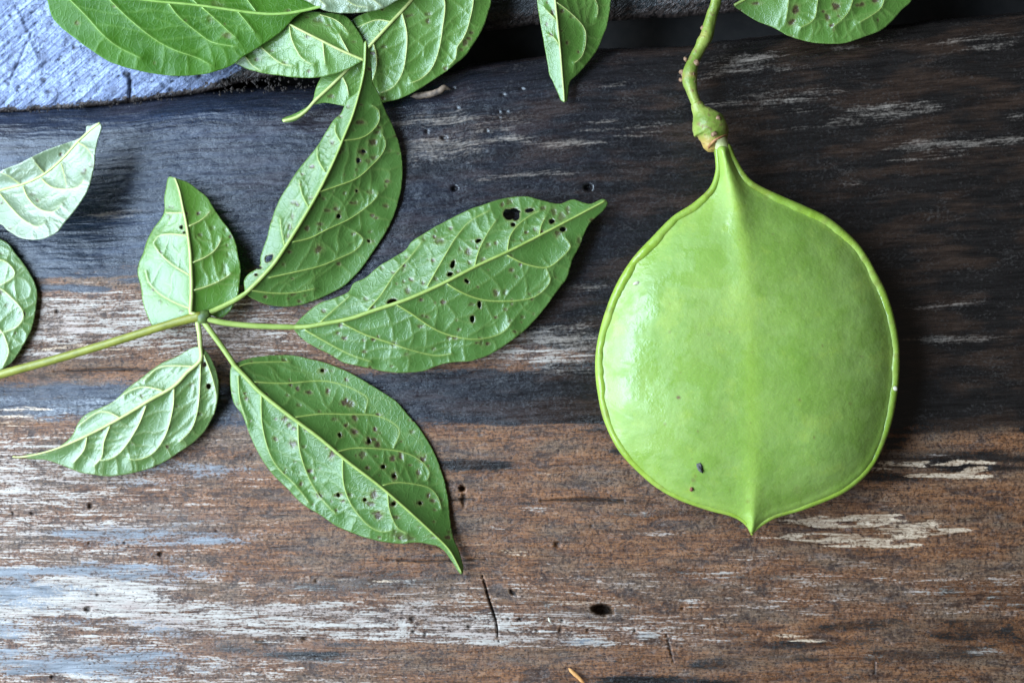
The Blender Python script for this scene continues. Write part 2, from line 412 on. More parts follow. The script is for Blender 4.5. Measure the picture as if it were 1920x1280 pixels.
def build_plank():
    gx = grid_axis(-900, 2850, -40, 1960, 2.35)
    # rows run with the grain: v = 0 at the back edge, 1 at the front
    gy = grid_axis(0, BOT, 0, 1290, 2.35); gy = gy[gy >= 0]
    V = gy / BOT
    ny, nx = len(V), len(gx)
    X = np.tile(gx, (ny, 1)); base = np.linspace(0, 1, 2)
    top = edge_y(gx)[None, :]
    topn = top + 3.0 * (fbm(gx / 26.0, gx * 0, 5, 3)[None, :] - 0.5) + 5.0 * (fbm(gx / 90.0, gx * 0 + 3, 8, 2)[None, :] - 0.5)
    bot = BOT + 0.012 * (gx[None, :] - 960)
    vv = V[:, None]
    # grain slope fades from the back edge to the front
    k = (1 - vv)
    ref = 118 + vv * (BOT - 118)                 # y of the grain line at x = 960
    Y = ref + (topn - 118) * np.clip(1 - 1.9 * vv, 0, 1) ** 1.2 + 0.012 * vv * (X - 960)
    G = ref + 0 * X
    x = X.ravel(); y = Y.ravel(); g = G.ravel()
    # long-wave wander of the grain
    gw = g + 14 * (fbm(x / 420.0, g / 160.0, 3, 3) - 0.5)
    na = fbm(x / 130.0, gw / 13.0, 11, 4)        # stretched along the grain
    nb = fbm(x / 60.0, gw / 30.0, 12, 4)
    nc = fbm(x / 260.0, gw / 22.0, 13, 3)
    nd = fbm(x / 22.0, gw / 10.0, 14, 3)
    ne = fbm(x / 45.0, gw / 6.0, 15, 3)
    # --- dark crust
    yb = np.interp(x, [-900, 0, 300, 480, 620, 800, 980, 1100, 1250, 1700, 1920, 2850], [530, 545, 540, 535, 560, 600, 640, 690, 770, 785, 792, 800])
    dark = 1 / (1 + np.exp(-(yb - y) / 16 - 9.0 * (na - 0.5) - 6.0 * (nb - 0.5)))
    cy = np.interp(x, [-900, 0, 450, 900, 1150, 1500], [745, 752, 757, 738, 742, 740])
    hh = np.interp(x, [-900, 0, 450, 700, 900, 1150], [30, 34, 40, 48, 52, 60])
    wt = np.interp(x, [0, 350, 480, 900, 1100], [0.72, 0.8, 0.62, 0.85, 1.0])
    dark = np.maximum(dark, wt * sst(1.4, 0.6, np.abs(y - cy) / hh + 0.9 * (na - 0.5)))
    for cx, cyy, a, b, w in [(440, 1218, 70, 13, .75), (575, 1226, 105, 15, .95), (700, 1092, 95, 20, .55), (905, 872, 70, 16, .8),
                             (600, 1100, 80, 14, .5), (1250, 960, 90, 10, .45), (1760, 866, 130, 17, .95), (1850, 860, 80, 16, .7), (1660, 895, 60, 10, .7),
                             (1800, 1195, 160, 36, .55), (1620, 1170, 90, 16, .55), (1450, 1205, 120, 10, .6), (1380, 1190, 60, 12, .5), (1780, 1110, 60, 14, .5),
                             (1610, 1040, 30, 16, .45), (1560, 1180, 70, 9, .5), (1250, 1278, 130, 10, .9), (1700, 1270, 200, 10, .5), (1130, 1150, 90, 22, .4), (1010, 1130, 40, 8, .5),
                             (740, 1000, 60, 8, .4), (520, 880, 60, 12, .4), (1060, 1010, 40, 10, .45), (950, 1010, 30, 18, .4), (1240, 1070, 60, 7, .5), (990, 942, 40, 5, .6), (1140, 940, 120, 6, .5),
                             (930, 920, 50, 6, .6), (820, 1042, 60, 5, .6), (330, 985, 60, 22, .45), (1470, 880, 30, 8, .4), (1880, 1120, 90, 26, .5), (1700, 1230, 120, 18, .55), (1500, 1235, 90, 12, .5), (1860, 960, 70, 14, .4), (1350, 1245, 80, 14, .5), (1580, 1110, 60, 12, .4), (1420, 1085, 70, 9, .4), (1180, 1240, 90, 12, .45), (1000, 1235, 80, 10, .4), (1080, 870, 60, 12, .5), (1180, 850, 50, 14, .6), (960, 850, 60, 12, .6)]:
        dark = np.maximum(dark, w * ell(x, y, cx, cyy, a, b, slope_at(cyy), na))
    # brownish stain inside the dark crust on the right
    # --- pale fibres
    pale = np.zeros_like(x)
    # broad worn lower-left, with some sky sheen painted into its paleness
    wl = np.interp(x, [-900, 0, 250, 420, 620, 900], [.76, .76, .66, .36, .18, .0])
    pale = np.maximum(pale, wl * sst(780, 815, y + 30 * (nb - .5)) * (0.62 + 0.55 * (nc - .5)))
    wl = np.interp(x, [-900, 250, 330, 420], [.80, .78, .42, .28])
    pale = np.maximum(pale, wl * sst(1.3, .5, np.abs(y - np.interp(x, [-900, 0, 300], [1128, 1128, 1112])) / 46 + .8 * (na - .5)))
    c2 = np.interp(x, [250, 500, 900, 1300, 1700], [1150, 1165, 1172, 1180, 1185])
    wl = np.interp(x, [200, 320, 900, 1050, 1300, 1500], [.4, .60, .54, .46, .34, 0])
    pale = np.maximum(pale, wl * sst(1.35, .55, np.abs(y - c2) / 40 + .9 * (na - .5)))
    pale = np.maximum(pale, .45 * np.interp(x, [0, 300, 700, 1000], [.9, 1, .6, 0]) * sst(1210, 1240, y))
    # band between the two dark zones
    cb = np.interp(x, [-900, 0, 250, 480, 700, 1110, 1500], [620, 615, 610, 600, 640, 655, 660])
    wl = np.interp(x, [-900, 0, 300, 480, 620, 900, 1040, 1110, 1300], [.52, .52, .52, .42, .28, .40, .58, .48, 0])
    pale = np.maximum(pale, wl * sst(1.3, .45, np.abs(y - cb) / np.interp(x, [0, 480, 700, 1100], [70, 75, 55, 42]) + .8 * (na - .5)))
    for cx, cyy, a, b, w in [(820, 228, 75, 15, .62), (825, 272, 80, 22, .72), (900, 246, 40, 8, .55), (962, 222, 42, 9, .6), (950, 262, 60, 8, .55), (1068, 268, 40, 7, .6), (1110, 245, 30, 3, .5),
                             (960, 330, 80, 6, .6), (1040, 328, 40, 3, .5), (1160, 157, 26, 4, .5), (1220, 235, 60, 4, .5), (1210, 250, 34, 5, .45), (1135, 228, 30, 4, .45), (1390, 118, 70, 14, .62), (1330, 143, 40, 8, .5),
                             (1470, 132, 60, 8, .4), (1440, 182, 90, 12, .55), (1380, 192, 40, 6, .4), (1660, 212, 80, 13, .62), (1600, 230, 40, 6, .55), (1735, 203, 50, 8, .5), (1490, 240, 40, 5, .6), (1500, 208, 24, 4, .5),
                             (1830, 268, 100, 8, .75), (1900, 260, 40, 6, .8), (1770, 288, 40, 6, .7), (1905, 220, 40, 8, .55), (1600, 345, 22, 3, .6), (1700, 300, 30, 3, .5), (1750, 574, 70, 8, .52), (1690, 576, 40, 6, .45), (1780, 636, 75, 7, .62),
                             (1870, 90, 60, 7, .45), (1650, 78, 24, 6, .45), (1810, 75, 90, 6, .4), (1590, 90, 26, 5, .4), (1040, 634, 90, 10, .7), (1010, 668, 110, 10, .65), (1090, 608, 30, 6, .4), (1100, 540, 40, 4, .4), (680, 670, 60, 6, .3),
                             (190, 404, 40, 6, .5), (230, 398, 30, 5, .4), (1300, 1085, 90, 16, .42), (1340, 1110, 140, 12, .45), (1420, 1050, 60, 14, .35), (1600, 1060, 70, 14, .35), (1500, 1140, 80, 12, .32), (1010, 955, 30, 6, .5), (930, 990, 40, 6, .45), (880, 993, 40, 5, .45),
                             (1120, 905, 30, 4, .4), (1200, 960, 24, 4, .6), (1040, 1090, 40, 6, .5), (960, 1095, 24, 10, .4), (1035, 1060, 24, 8, .4), (1660, 950, 20, 8, .5), (1720, 855, 70, 4, .5), (1640, 1230, 70, 4, .5), (1850, 1220, 30, 4, .6),
                             (1120, 985, 40, 5, .4), (1240, 1000, 60, 6, .4), (1400, 1010, 90, 6, .3)]:
        pale = np.maximum(pale, .86 * w * ell(x, y, cx, cyy, a, b, slope_at(cyy), na))
    # --- grey blue
    blue = np.zeros_like(x)
    for cx, cyy, a, b, w in [(240, 1005, 170, 20, .75), (330, 1050, 90, 26, .6), (190, 1066, 210, 20, .95), (40, 1108, 130, 24, .8), (310, 1090, 60, 16, .5), (120, 1240, 330, 26, .85), (-200, 1180, 300, 30, .7), (330, 1182, 120, 14, .55), (120, 1165, 180, 10, .5),
                             (250, 905, 130, 18, .55), (330, 880, 110, 20, .6), (100, 760, 300, 26, .55), (330, 780, 120, 22, .5), (470, 690, 60, 14, .3), (1080, 1128, 30, 12, .3), (560, 1236, 70, 10, .4)]:
        blue = np.maximum(blue, w * ell(x, y, cx, cyy, a, b, slope_at(cyy), na))
    # --- raw tan chips
    tan = np.zeros_like(x)
    for cx, cyy, a, b, w in [(1735, 866, 60, 4, .9), (1690, 872, 40, 3, .8), (1808, 883, 30, 9, 1), (1775, 870, 30, 4, .9), (1722, 892, 45, 3, .9), (1760, 889, 30, 3, .8), (1850, 890, 22, 2.5, .9), (1645, 880, 30, 4, .6), (1515, 978, 38, 6, 1), (1560, 985, 30, 6, .8),
                             (1600, 968, 70, 6, .9), (1650, 972, 40, 4, .8), (1705, 986, 70, 10, 1), (1760, 992, 40, 6, 1), (1600, 1008, 80, 7, 1), (1640, 1018, 50, 6, .9), (1680, 1005, 60, 6, .9), (1660, 945, 20, 8, .55), (1530, 1202, 40, 3, .8), (1460, 1190, 30, 4, .5),
                             (150, 650, 90, 5, .6), (430, 570, 50, 8, .5), (150, 652, 40, 4, .5), (1000, 885, 60, 6, .35), (840, 1020, 40, 5, .4), (700, 1085, 60, 5, .4), (980, 1035, 24, 5, .5), (1080, 1128, 60, 5, .4), (30, 780, 60, 10, .5)]:
        tan = np.maximum(tan, w * ell(x, y, cx, cyy, a, b, slope_at(cyy), ne, 2.5))
    blue_sheen = np.interp(x, [-900, 300, 560, 1000, 1350], [1, 1, .55, .22, 0]) * (.55 + .9 * (nc - .2)) * sst(700, 480, y)  # extent of the painted sky sheen, strongest at upper left
    blue_sheen = np.maximum(blue_sheen, .7 * np.interp(x, [0, 420, 700, 1100], [1, .9, .5, 0]) * sst(660, 700, y) * sst(830, 790, y))
    # --- relief (pixel units)
    fineg = fbm(x / 90.0, gw / 5.0, 21, 4)
    fibre = fbm(x / 40.0, gw / 2.6, 22, 2)
    z = 2.6 * (fineg - .5) + 1.3 * (fibre - .5) + 5 * (fbm(x / 300.0, gw / 60.0, 23, 3) - .5) + 1.2 * (nd - .5)
    z = z - 2.2 * np.clip(pale, 0, 1) * (na - .2) + 1.2 * dark * (nb - .5)
    z = z - 4.0 * tan * (.6 + .8 * fibre) - 5.0
    # back edge falls away
    dist = (y - edge_y(x))
    z = z - 26 * np.clip(1 - dist / 60.0, 0, 1) ** 2.2
    z = z + crown(x, y)
    pit = np.zeros_like(x)
    pits = [(1131, 1143, 17, 9, 40), (868, 916, 5.5, 5, 16), (1102, 353, 7, 5, 14), (852, 354, 4.5, 4, 10), (300, 1038, 4, 4, 7), (880, 1174, 4.5, 3, 6), (833, 1177, 4, 2.5, 5), (797, 1190, 3, 3, 5), (953, 1160, 3, 2.5, 5), (975, 1160, 3, 2.5, 5),
            (1054, 1162, 3, 2.5, 5), (1050, 1181, 3, 3, 5), (1007, 1182, 4, 3, 5), (1102, 1181, 4, 3, 5), (775, 1184, 3, 2.5, 5), (773, 1160, 5, 5, 5), (170, 948, 4, 5, 6), (60, 962, 4, 3, 5), (25, 962, 3, 3, 4), (98, 1268, 3, 3, 5), (165, 1141, 6, 5, 6),
            (490, 1203, 12, 3, 5), (572, 1197, 8, 3, 5), (108, 584, 5, 5, 5), (1045, 1020, 6, 5, 5), (870, 936, 4, 12, 5), (832, 260, 5, 4, 6), (800, 247, 3, 3, 5), (912, 246, 3, 3, 4), (1280, 1140, 3, 2, 4), (1190, 1181, 3, 3, 5)]
    r2 = np.random.RandomState(4)
    for i in range(14):
        px_, py_ = r2.uniform(0, 420), r2.uniform(830, 1130)
        s_ = r2.uniform(.8, 2.0); pits.append((px_, py_, s_ * r2.uniform(.9, 1.7), s_, 4))
    for i in range(14):
        px_, py_ = r2.uniform(400, 1900), r2.uniform(800, 1270)
        s_ = r2.uniform(1.0, 2.2); pits.append((px_, py_, s_ * r2.uniform(1, 2.5), s_, 3))
    for i in range(8):
        px_, py_ = r2.uniform(850, 1060), r2.uniform(160, 225)
        s_ = r2.uniform(1.0, 2.4); pits.append((px_, py_, s_ * r2.uniform(1, 3), s_, 3))
    for cx, cyy, a, b, d in pits:
        m = (np.abs(x - cx) < 3 * a) & (np.abs(y - cyy) < 3 * b)
        e = np.sqrt(((x[m] - cx) / a) ** 2 + ((y[m] - cyy) / b) ** 2) + 1.1 * (nd[m] - .5)
        q = sst(1.35, .6, e)
        z[m] -= d * q
        pit[m] = np.maximum(pit[m], q * (0.3 if d > 20 else .6))
    for pl, w, d in [(((903, 1074), (907, 1087), (911, 1101), (915, 1116), (922, 1137), (927, 1152), (931, 1168), (933, 1187), (935, 1203)), 1.35, 9), (((955, 1104), (963, 1112), (968, 1116)), 2.0, 6),
                     (((1250, 1188), (1256, 1215), (1262, 1240)), 1.3, 4), (((100, 697), (160, 694), (230, 692), (300, 694)), 1.6, 5), (((340, 655), (420, 652)), 1.6, 4), (((1013, 938), (1090, 935), (1170, 937)), 1.6, 5), (((845, 938), (870, 936), (893, 936)), 1.6, 5),
                     (((1640, 1240), (1640, 1264)), 1.2, 2), (((720, 1048), (800, 1052), (912, 1048)), 1.5, 4), (((380, 745), (440, 742)), 1.5, 3)]:
        P = cr(pl, False, 5)
        m = (x > P[:, 0].min() - 12) & (x < P[:, 0].max() + 12) & (y > P[:, 1].min() - 12) & (y < P[:, 1].max() + 12)
        d_, _, _, t_, _ = near_poly(x[m], y[m], P)
        ww = w * (0.45 + 1.1 * np.sin(np.pi * np.clip(t_, .02, .98))) * (0.7 + .6 * nd[m])
        q = sst(1.4, .5, d_ / ww)
        z[m] -= d * q; pit[m] = np.maximum(pit[m], .85 * q)
    # two pale glossy scars
    sc = np.maximum(ell(x, y, 1085, 1203, 66, 9, .02, nd, .7), ell(x, y, 1205, 1192, 34, 7, .02, nd, .7))
    pale = np.maximum(pale, .85 * sc); blue = np.maximum(blue, .55 * sc); z += 2.5 * sc
    P3 = w3(x, y, z); P3 = P3.reshape(ny, nx, 3)
    # back face: a few extra rows going down
    back = []
    for dz, dyy in ((-16, -5), (-40, -8), (-90, -6), (-200, 4)):
        back.append(w3(X[0], Y[0] + dyy + 3 * (fbm(gx / 30.0, gx * 0 + dz, 9, 2) - .5), z.reshape(ny, nx)[0] + dz))
    front = [w3(X[-1], Y[-1] + 8, z.reshape(ny, nx)[-1] - 20), w3(X[-1], Y[-1] + 8, z.reshape(ny, nx)[-1] - 200)]
    allr = np.concatenate([np.array(back[::-1]), P3, np.array(front)], 0)
    nb_, nf_ = len(back), len(front)
    pad = lambda a: np.concatenate([np.repeat(a.reshape(ny, nx)[:1], nb_, 0), a.reshape(ny, nx), np.repeat(a.reshape(ny, nx)[-1:], nf_, 0)], 0).ravel()
    R = ny + nb_ + nf_
    gg = pad(gw).reshape(R, nx)
    for i in range(nb_): gg[i] -= (nb_ - i) * 22
    guv = np.stack([pad(x) / 100.0, gg.ravel() / 100.0, 0 * pad(x)], -1)
    I = np.arange(R * nx).reshape(R, nx)
    F = np.stack([I[:-1, :-1], I[1:, :-1], I[1:, 1:], I[:-1, 1:]], -1).reshape(-1, 4)
    o = link('weathered_plank', allr.reshape(-1, 3), F, M_WOOD, None,
             dict(guv=guv, dark=pad(dark), pale=pad(pale), tan=pad(tan), blue=pad(blue), pit=pad(pit), blue_sheen=pad(blue_sheen)))
    tag(o, 'dark weathered wooden plank under the pod and leaves', kind='structure')
    zz = z.reshape(ny, nx)
    return o

plank = build_plank()

def rear_material():
    n = NT('sky_tinted_wood')
    g = n.attr('guv', True); sky_tint = n.attr('sky_tint'); pit = n.attr('pit')
    s1 = n.noise(n.mul(g, (1.0, 11.0, 1)), 1.0, 5, 0.6, 0.3)
    rot = n.n.new('ShaderNodeVectorRotate'); rot.rotation_type = 'Z_AXIS'; rot.inputs['Angle'].default_value = math.radians(38)
    n.lk(g, rot.inputs['Vector'])
    s2 = n.noise(n.mul(rot.outputs[0], (1.2, 20.0, 1)), 1.0, 4, 0.6, 0.4)
    sp = n.noise(g, 16.0, 4, 0.6)
    dk = n.mix(n.remap(s1, .35, .66), (0.005, 0.005, 0.005), (0.026, 0.025, 0.025))
    dk = n.mix(n.math('MULTIPLY', n.remap(sp, .58, .72), .5), dk, (0.06, 0.06, 0.06))
    sky_col = n.mix(n.remap(s2, .3, .7), (0.095, 0.125, 0.225), (0.36, 0.43, 0.64))  # sky reflection on the left part, painted as pale blue colour
    sky_col = n.mix(n.math('MULTIPLY', n.remap(sp, .46, .36), .75), sky_col, (0.05, 0.06, 0.10))
    sky_col = n.mix(n.math('MULTIPLY', n.remap(n.noise(g, 3.0, 5, .65), .52, .40), .55), sky_col, (0.07, 0.085, 0.14))
    f = n.math('ADD', sky_tint, n.math('MULTIPLY', n.math('SUBTRACT', sp, .5), 1.2))
    col = n.mix(n.remap(f, .35, .65), dk, sky_col)
    col = n.mix(pit, col, (0.02, 0.018, 0.018))
    gf = n.math('ADD', n.attr('grime'), n.math('MULTIPLY', n.math('SUBTRACT', sp, .5), 2.4))
    col = n.mix(n.remap(gf, .38, .62), col, n.mix(n.remap(sp, .35, .65), (0.014, 0.010, 0.009), (0.07, 0.05, 0.042)))
    n.set(Base_Color=col, Roughness=0.36, Normal=n.bump(n.math('ADD', n.math('MULTIPLY', n.math('MULTIPLY', s2, n.noise(g, 2.0, 3, .6)), 1.2), n.math('MULTIPLY', n.noise(g, 9.0, 5, .65), 1.5)), .7, .0015))
    return n.m

def build_rear():
    E2 = np.array([(-900, 292), (-300, 236), (0, 209), (130, 201), (260, 188), (380, 171), (450, 152), (520, 140), (580, 136), (700, 100), (850, 62), (1000, 45), (1300, 28), (1600, 2), (1920, -24), (2850, -90)], float)
    gx = grid_axis(-900, 2850, -40, 1960, 3.0)
    gy = grid_axis(0, 900, 0, 270, 3.0); gy = gy[gy >= 0]
    ny, nx = len(gy), len(gx)
    X = np.tile(gx, (ny, 1)); ey = np.interp(gx, E2[:, 0], E2[:, 1]) + 5 * (fbm(gx / 22.0, gx * 0 + 2, 40, 3) - .5)
    Y = ey[None, :] - gy[:, None]
    x = X.ravel(); y = Y.ravel(); D = np.repeat(gy, nx)
    sky_tint = sst(640, 420, x + 60 * (fbm(x / 60, y / 60, 41, 3) - .5))  # where the painted sky reflection covers the left end
    sky_tint = sky_tint * sst(-6, 10, D - 22 * sst(380, 470, x) + 14 * (fbm(x / 20, y / 12, 46, 3) - .5))
    ca, sa = math.cos(math.radians(38)), math.sin(math.radians(38))
    u = x * ca - y * sa; v = x * sa + y * ca
    z = -48 - 26 * sst(380, 900, x) - 12 * np.clip(1 - D / 26, 0, 1) ** 2 - 34 * sst(700, 1000, x) * np.clip(1 - D / 90, 0, 1) ** 2
    z = z + sky_tint * (8.0 * (fbm(u / 110, v / 7.0, 42, 3) - .5) + 9 * (fbm(x / 30, y / 30, 43, 3) - .5)) + (1 - sky_tint) * (4 * (fbm(x / 80, (y + .09 * x) / 6, 44, 3) - .5) + 4 * (fbm(x / 24, y / 16, 45, 3) - .5))
    pit = np.zeros_like(x)
    rr = np.random.RandomState(9)
    pp = [(92, 172, 6, 4), (82, 150, 6, 5), (238, 140, 6, 6), (140, 90, 5, 4), (110, 112, 4, 3), (320, 168, 6, 4), (415, 155, 8, 6), (375, 142, 6, 4), (50, 60, 4, 3), (20, 30, 4, 3)]
    for i in range(60): pp.append((rr.uniform(0, 460), rr.uniform(0, 205), rr.uniform(1.5, 4), rr.uniform(1.2, 3)))
    for cx, cy, a, b in pp:
        m = (np.abs(x - cx) < 14) & (np.abs(y - cy) < 14)
        q = sst(1.3, .6, np.sqrt(((x[m] - cx) / a) ** 2 + ((y[m] - cy) / b) ** 2)); z[m] -= 4 * q; pit[m] = np.maximum(pit[m], .8 * q)
    for pl, w, d in [(((244, 138), (245, 160), (243, 190)), 3.2, 8), (((60, 60), (20, 150)), 2, 4), (((160, 165), (240, 148), (300, 160)), 1.6, -3), (((30, 20), (70, 110)), 2, -3), (((250, 158), (275, 150), (300, 158), (310, 178)), 1.5, -3)]:
        P = cr(pl, False, 5); d_, _, _, _, _ = near_poly(x, y, P); q = sst(1.5, .4, d_ / w); z -= d * q
        if d > 0: pit = np.maximum(pit, .35 * q)
    P3 = w3(x, y, z).reshape(ny, nx, 3)
    zz = z.reshape(ny, nx)[0]
    back = [w3(gx, Y[0] + 3, zz - 14), w3(gx, Y[0] - 4, zz - 60), w3(gx, Y[0] - 10, zz - 190)]
    allr = np.concatenate([np.array(back[::-1]), P3], 0); nb_ = 3; R = ny + nb_
    pad = lambda a: np.concatenate([np.repeat(a.reshape(ny, nx)[:1], nb_, 0), a.reshape(ny, nx)], 0).ravel()
    guv = np.stack([pad(x) / 100, (pad(y) + .09 * pad(x)) / 100, 0 * pad(x)], -1)
    grime = np.clip(1.1 - D / np.interp(x, [0, 300, 420, 520], [9, 11, 20, 40]) + 1.2 * (fbm(x / 18, y / 9, 47, 3) - .5), 0, 1)
    lp = pad(sky_tint).reshape(R, nx); lp[:nb_] = 0
    I = np.arange(R * nx).reshape(R, nx)
    F = np.stack([I[:-1, :-1], I[:-1, 1:], I[1:, 1:], I[1:, :-1]], -1).reshape(-1, 4)
    o = link('rear_plank', allr.reshape(-1, 3), F, rear_material(), None, dict(guv=guv, sky_tint=lp.ravel(), pit=pad(pit), grime=pad(grime)))
    tag(o, 'rear plank with scratched surface and painted blue sky reflection at left and black wood at right', kind='structure')
build_rear()

gm = simple('dark_soil', (0.010, 0.008, 0.007), (0.022, 0.018, 0.015), 120, 0.9)
gz = -215 * S
gr = link('ground', [(-1.2, -1.0, gz), (1.2, -1.0, gz), (1.2, 1.0, gz), (-1.2, 1.0, gz)], [(0, 1, 2, 3)], gm)
tag(gr, 'dark soil below the gap between the planks', kind='structure')

# ------------------------------------------------------------------ leaves
def clip_grid(outline, holes, h):
    x0, y0 = outline.min(0) - h; x1, y1 = outline.max(0) + h
    gx = np.arange(x0, x1 + h, h); gy = np.arange(y0, y1 + h, h)
    nx, ny = len(gx), len(gy)
    CX, CY = np.meshgrid(gx[:-1] + h / 2, gy[:-1] + h / 2)
    keep = inside(CX.ravel(), CY.ravel(), outline)
    for hp in holes: keep &= ~inside(CX.ravel(), CY.ravel(), hp)
    keep = keep.reshape(ny - 1, nx - 1)
    # drop cells hanging by a corner only
    cnt = np.zeros((ny, nx), int)
    cnt[:-1, :-1] += keep; cnt[1:, :-1] += keep; cnt[:-1, 1:] += keep; cnt[1:, 1:] += keep
    used = cnt > 0; bnd = used & (cnt < 4)
    VX, VY = np.meshgrid(gx, gy); VX = VX.copy(); VY = VY.copy()
    bi = np.where(bnd)
    bx, by = VX[bi], VY[bi]
    bd, qx, qy, _, _ = near_poly(bx, by, outline, True)
    for hp in holes:
        d2, rx, ry, _, _ = near_poly(bx, by, hp, True)
        m = d2 < bd; bd[m] = d2[m]; qx[m] = rx[m]; qy[m] = ry[m]
    VX[bi] = qx; VY[bi] = qy
    idx = -np.ones((ny, nx), int); idx[used] = np.arange(used.sum())
    j, i = np.where(keep)
    F = np.stack([idx[j, i], idx[j + 1, i], idx[j + 1, i + 1], idx[j, i + 1]], -1)
    return VX[used], VY[used], F, bnd[used]

def hole_poly(x, y, rx, ry, ang=0.0, seed=0):
    a = np.linspace(0, 2 * np.pi, 22, endpoint=False)
    r = 1 + 0.55 * (fbm(np.cos(a) * 1.4 + 9 + seed * 2.7, np.sin(a) * 1.4 + 9, seed, 2) - .5)
    px, py = rx * r * np.cos(a), ry * r * np.sin(a)
    return np.stack([x + px * math.cos(ang) - py * math.sin(ang), y + px * math.sin(ang) + py * math.cos(ang)], -1)

def Z(pts, s, ox=0.0, oy=0.0):
    """coordinates read from a zoomed crop (scale s, offset ox, oy) -> photo pixels"""
    return [(p[0] / s + ox, p[1] / s + oy) for p in pts]

LEAF_SURF = {}
def leaf(name, outline, mid, veins_l, veins_r, mat, vmat, zmid, foldL, foldR, curlL=0.0, curlR=0.0, holes=(), spots=(), extra=(),
         pucker=3.5, wave=5.0, seed=0, h=2.0, midr=(4.6, 1.2), veinr=2.0, petiole=None, parent=None, tipbrown=0.0, zmin=2.0, sstep=4.0, rungs=(.22, .42, .62, .82), cross=True, specks=14):
    """one leaf blade lying on the plank, underside up.
    zmid: heights along the midrib (fractions 0..1); fold >0 lets that side slope down away from the midrib (drop per px)"""
    out = cr(outline, True, sstep)
    out = out + 1.4 * (np.stack([fbm(out[:, 0] / 17 + seed, out[:, 1] / 17, seed + 50, 2), fbm(out[:, 0] / 17, out[:, 1] / 17 + 3 + seed, seed + 51, 2)], -1) - .5)
    M = cr(mid, False, 6.0)
    hp = [hole_poly(*q, seed=seed + i) if len(q) == 5 else hole_poly(*q, 0.0, seed + i) for i, q in enumerate(holes)]
    vx, vy, F, bnd = clip_grid(out, hp, h)
    sec = [cr(v, False, 6.0) for v in list(veins_l) + list(veins_r)]
    ter = [cr(v, False, 6.0) for v in extra]
    rs = np.random.RandomState(seed + 3)
    if cross:
        for side in (veins_l, veins_r):
            sv = [cr(v, False, 4.0) for v in side]
            for a, b in zip(sv[:-1], sv[1:]):
                for f in rungs:
                    fa = np.clip(f + rs.uniform(-.06, .06), 0, 1); fb_ = np.clip(f * rs.uniform(.8, 1.0) + rs.uniform(-.08, .05), 0, 1)
                    p, q = a[int(fa * (len(a) - 1))], b[int(fb_ * (len(b) - 1))]
                    if np.linalg.norm(p - q) > 130: continue
                    m1 = p * .66 + q * .34 + rs.uniform(-6, 6, 2); m2 = p * .34 + q * .66 + rs.uniform(-6, 6, 2)
                    ter.append(cr([p, m1, m2, q], False, 6.0))
                    if rs.rand() < .55:
                        e = (m1 + m2) / 2 + rs.uniform(-24, 24, 2); ter.append(cr([m1, (m1 + e) / 2 + rs.uniform(-4, 4, 2), e], False, 6.0))
            # loops from each vein towards the margin
            for v in sv:
                for f in (.6, .8, .97):
                    p = v[int(f * (len(v) - 1))]
                    d, qx, qy, _, _ = near_poly(np.array([p[0]]), np.array([p[1]]), out, True)
                    if 8 < d[0] < 70:
                        q = np.array([qx[0], qy[0]]); ter.append(cr([p, (p + q) / 2 + rs.uniform(-5, 5, 2), q * .9 + p * .1], False, 6.0))
    zt = np.linspace(0, 1, len(zmid))
    def surf(px, py, relief=True):
        px = np.asarray(px, float); py = np.asarray(py, float)
        d, _, _, t, s = near_poly(px, py, M)
        z = np.interp(t, zt, zmid)
        L = (s >= 0)
        z = z - np.where(L, foldL * d - curlL * d * d / 100.0, foldR * d - curlR * d * d / 100.0)
        z = z + wave * 2 * (fbm(px / 120 + seed, py / 120, seed + 60, 2) - .5) * sst(0, 60, d)
        z = z + wave * 1.3 * (fbm(px / 42 + seed, py / 42, seed + 61, 2) - .5) * sst(25, 90, d)
        dm = d.copy()
        ds = np.full(len(px), 1e9)
        for v in sec:
            ds = np.minimum(ds, near_poly(px, py, v)[0])
        dt = np.full(len(px), 1e9)
        for v in ter:
            dt = np.minimum(dt, near_poly(px, py, v)[0])
        dp = np.minimum(dm, ds)
        z = z - pucker * (1 - np.exp(-(dp / 13.0) ** 1.3)) - 0.30 * pucker * (1 - np.exp(-(np.minimum(dt, dp) / 7.0) ** 1.4))
        z = z + 0.5 * np.exp(-(dt / 1.9) ** 2) + 0.9 * np.exp(-(ds / 2.6) ** 2)
        z = z + 0.0
        sm = np.log1p(np.exp(np.clip((z - zmin) / 2.0, -30, 200))) * 2.0 + zmin + crown(px, py)     # stay clear of the wood
        return sm, dm, ds, dt, t
    z, dm, ds, dt, t = surf(vx, vy)
    do = near_poly(vx, vy, out, True)[0]
    vein = np.maximum.reduce([np.exp(-(dm / 3.4) ** 2), .85 * np.exp(-(ds / 2.6) ** 2), .38 * np.exp(-(dt / 2.0) ** 2)])
    spot = np.zeros(len(vx)); ring = np.zeros(len(vx))
    spots = list(spots)
    for i in range(specks):
        k_ = rs.randint(len(vx)); a_ = rs.uniform(1.5, 3.4); spots.append((vx[k_], vy[k_], a_ * rs.uniform(.8, 1.8), a_, rs.uniform(.35, .95)))
    for i, q in enumerate(spots):
        cx, cy, rx, ry = q[:4]; w = q[4] if len(q) > 4 else .8
        e = np.sqrt(((vx - cx) / rx) ** 2 + ((vy - cy) / ry) ** 2) + 1.5 * (fbm(vx / 5.5 + i * 7.7, vy / 5.5, seed + i, 2) - .5)
        spot = np.maximum(spot, w * sst(1.2, .7, e)); ring = np.maximum(ring, w * sst(2.3, 1.0, e))
        z = z - 1.2 * sst(1.2, .6, e)
    for hq in hp:
        dh = near_poly(vx, vy, hq, True)[0]; ring = np.maximum(ring, .9 * sst(5.0, 1.0, dh)); spot = np.maximum(spot, .55 * sst(2.2, .4, dh))
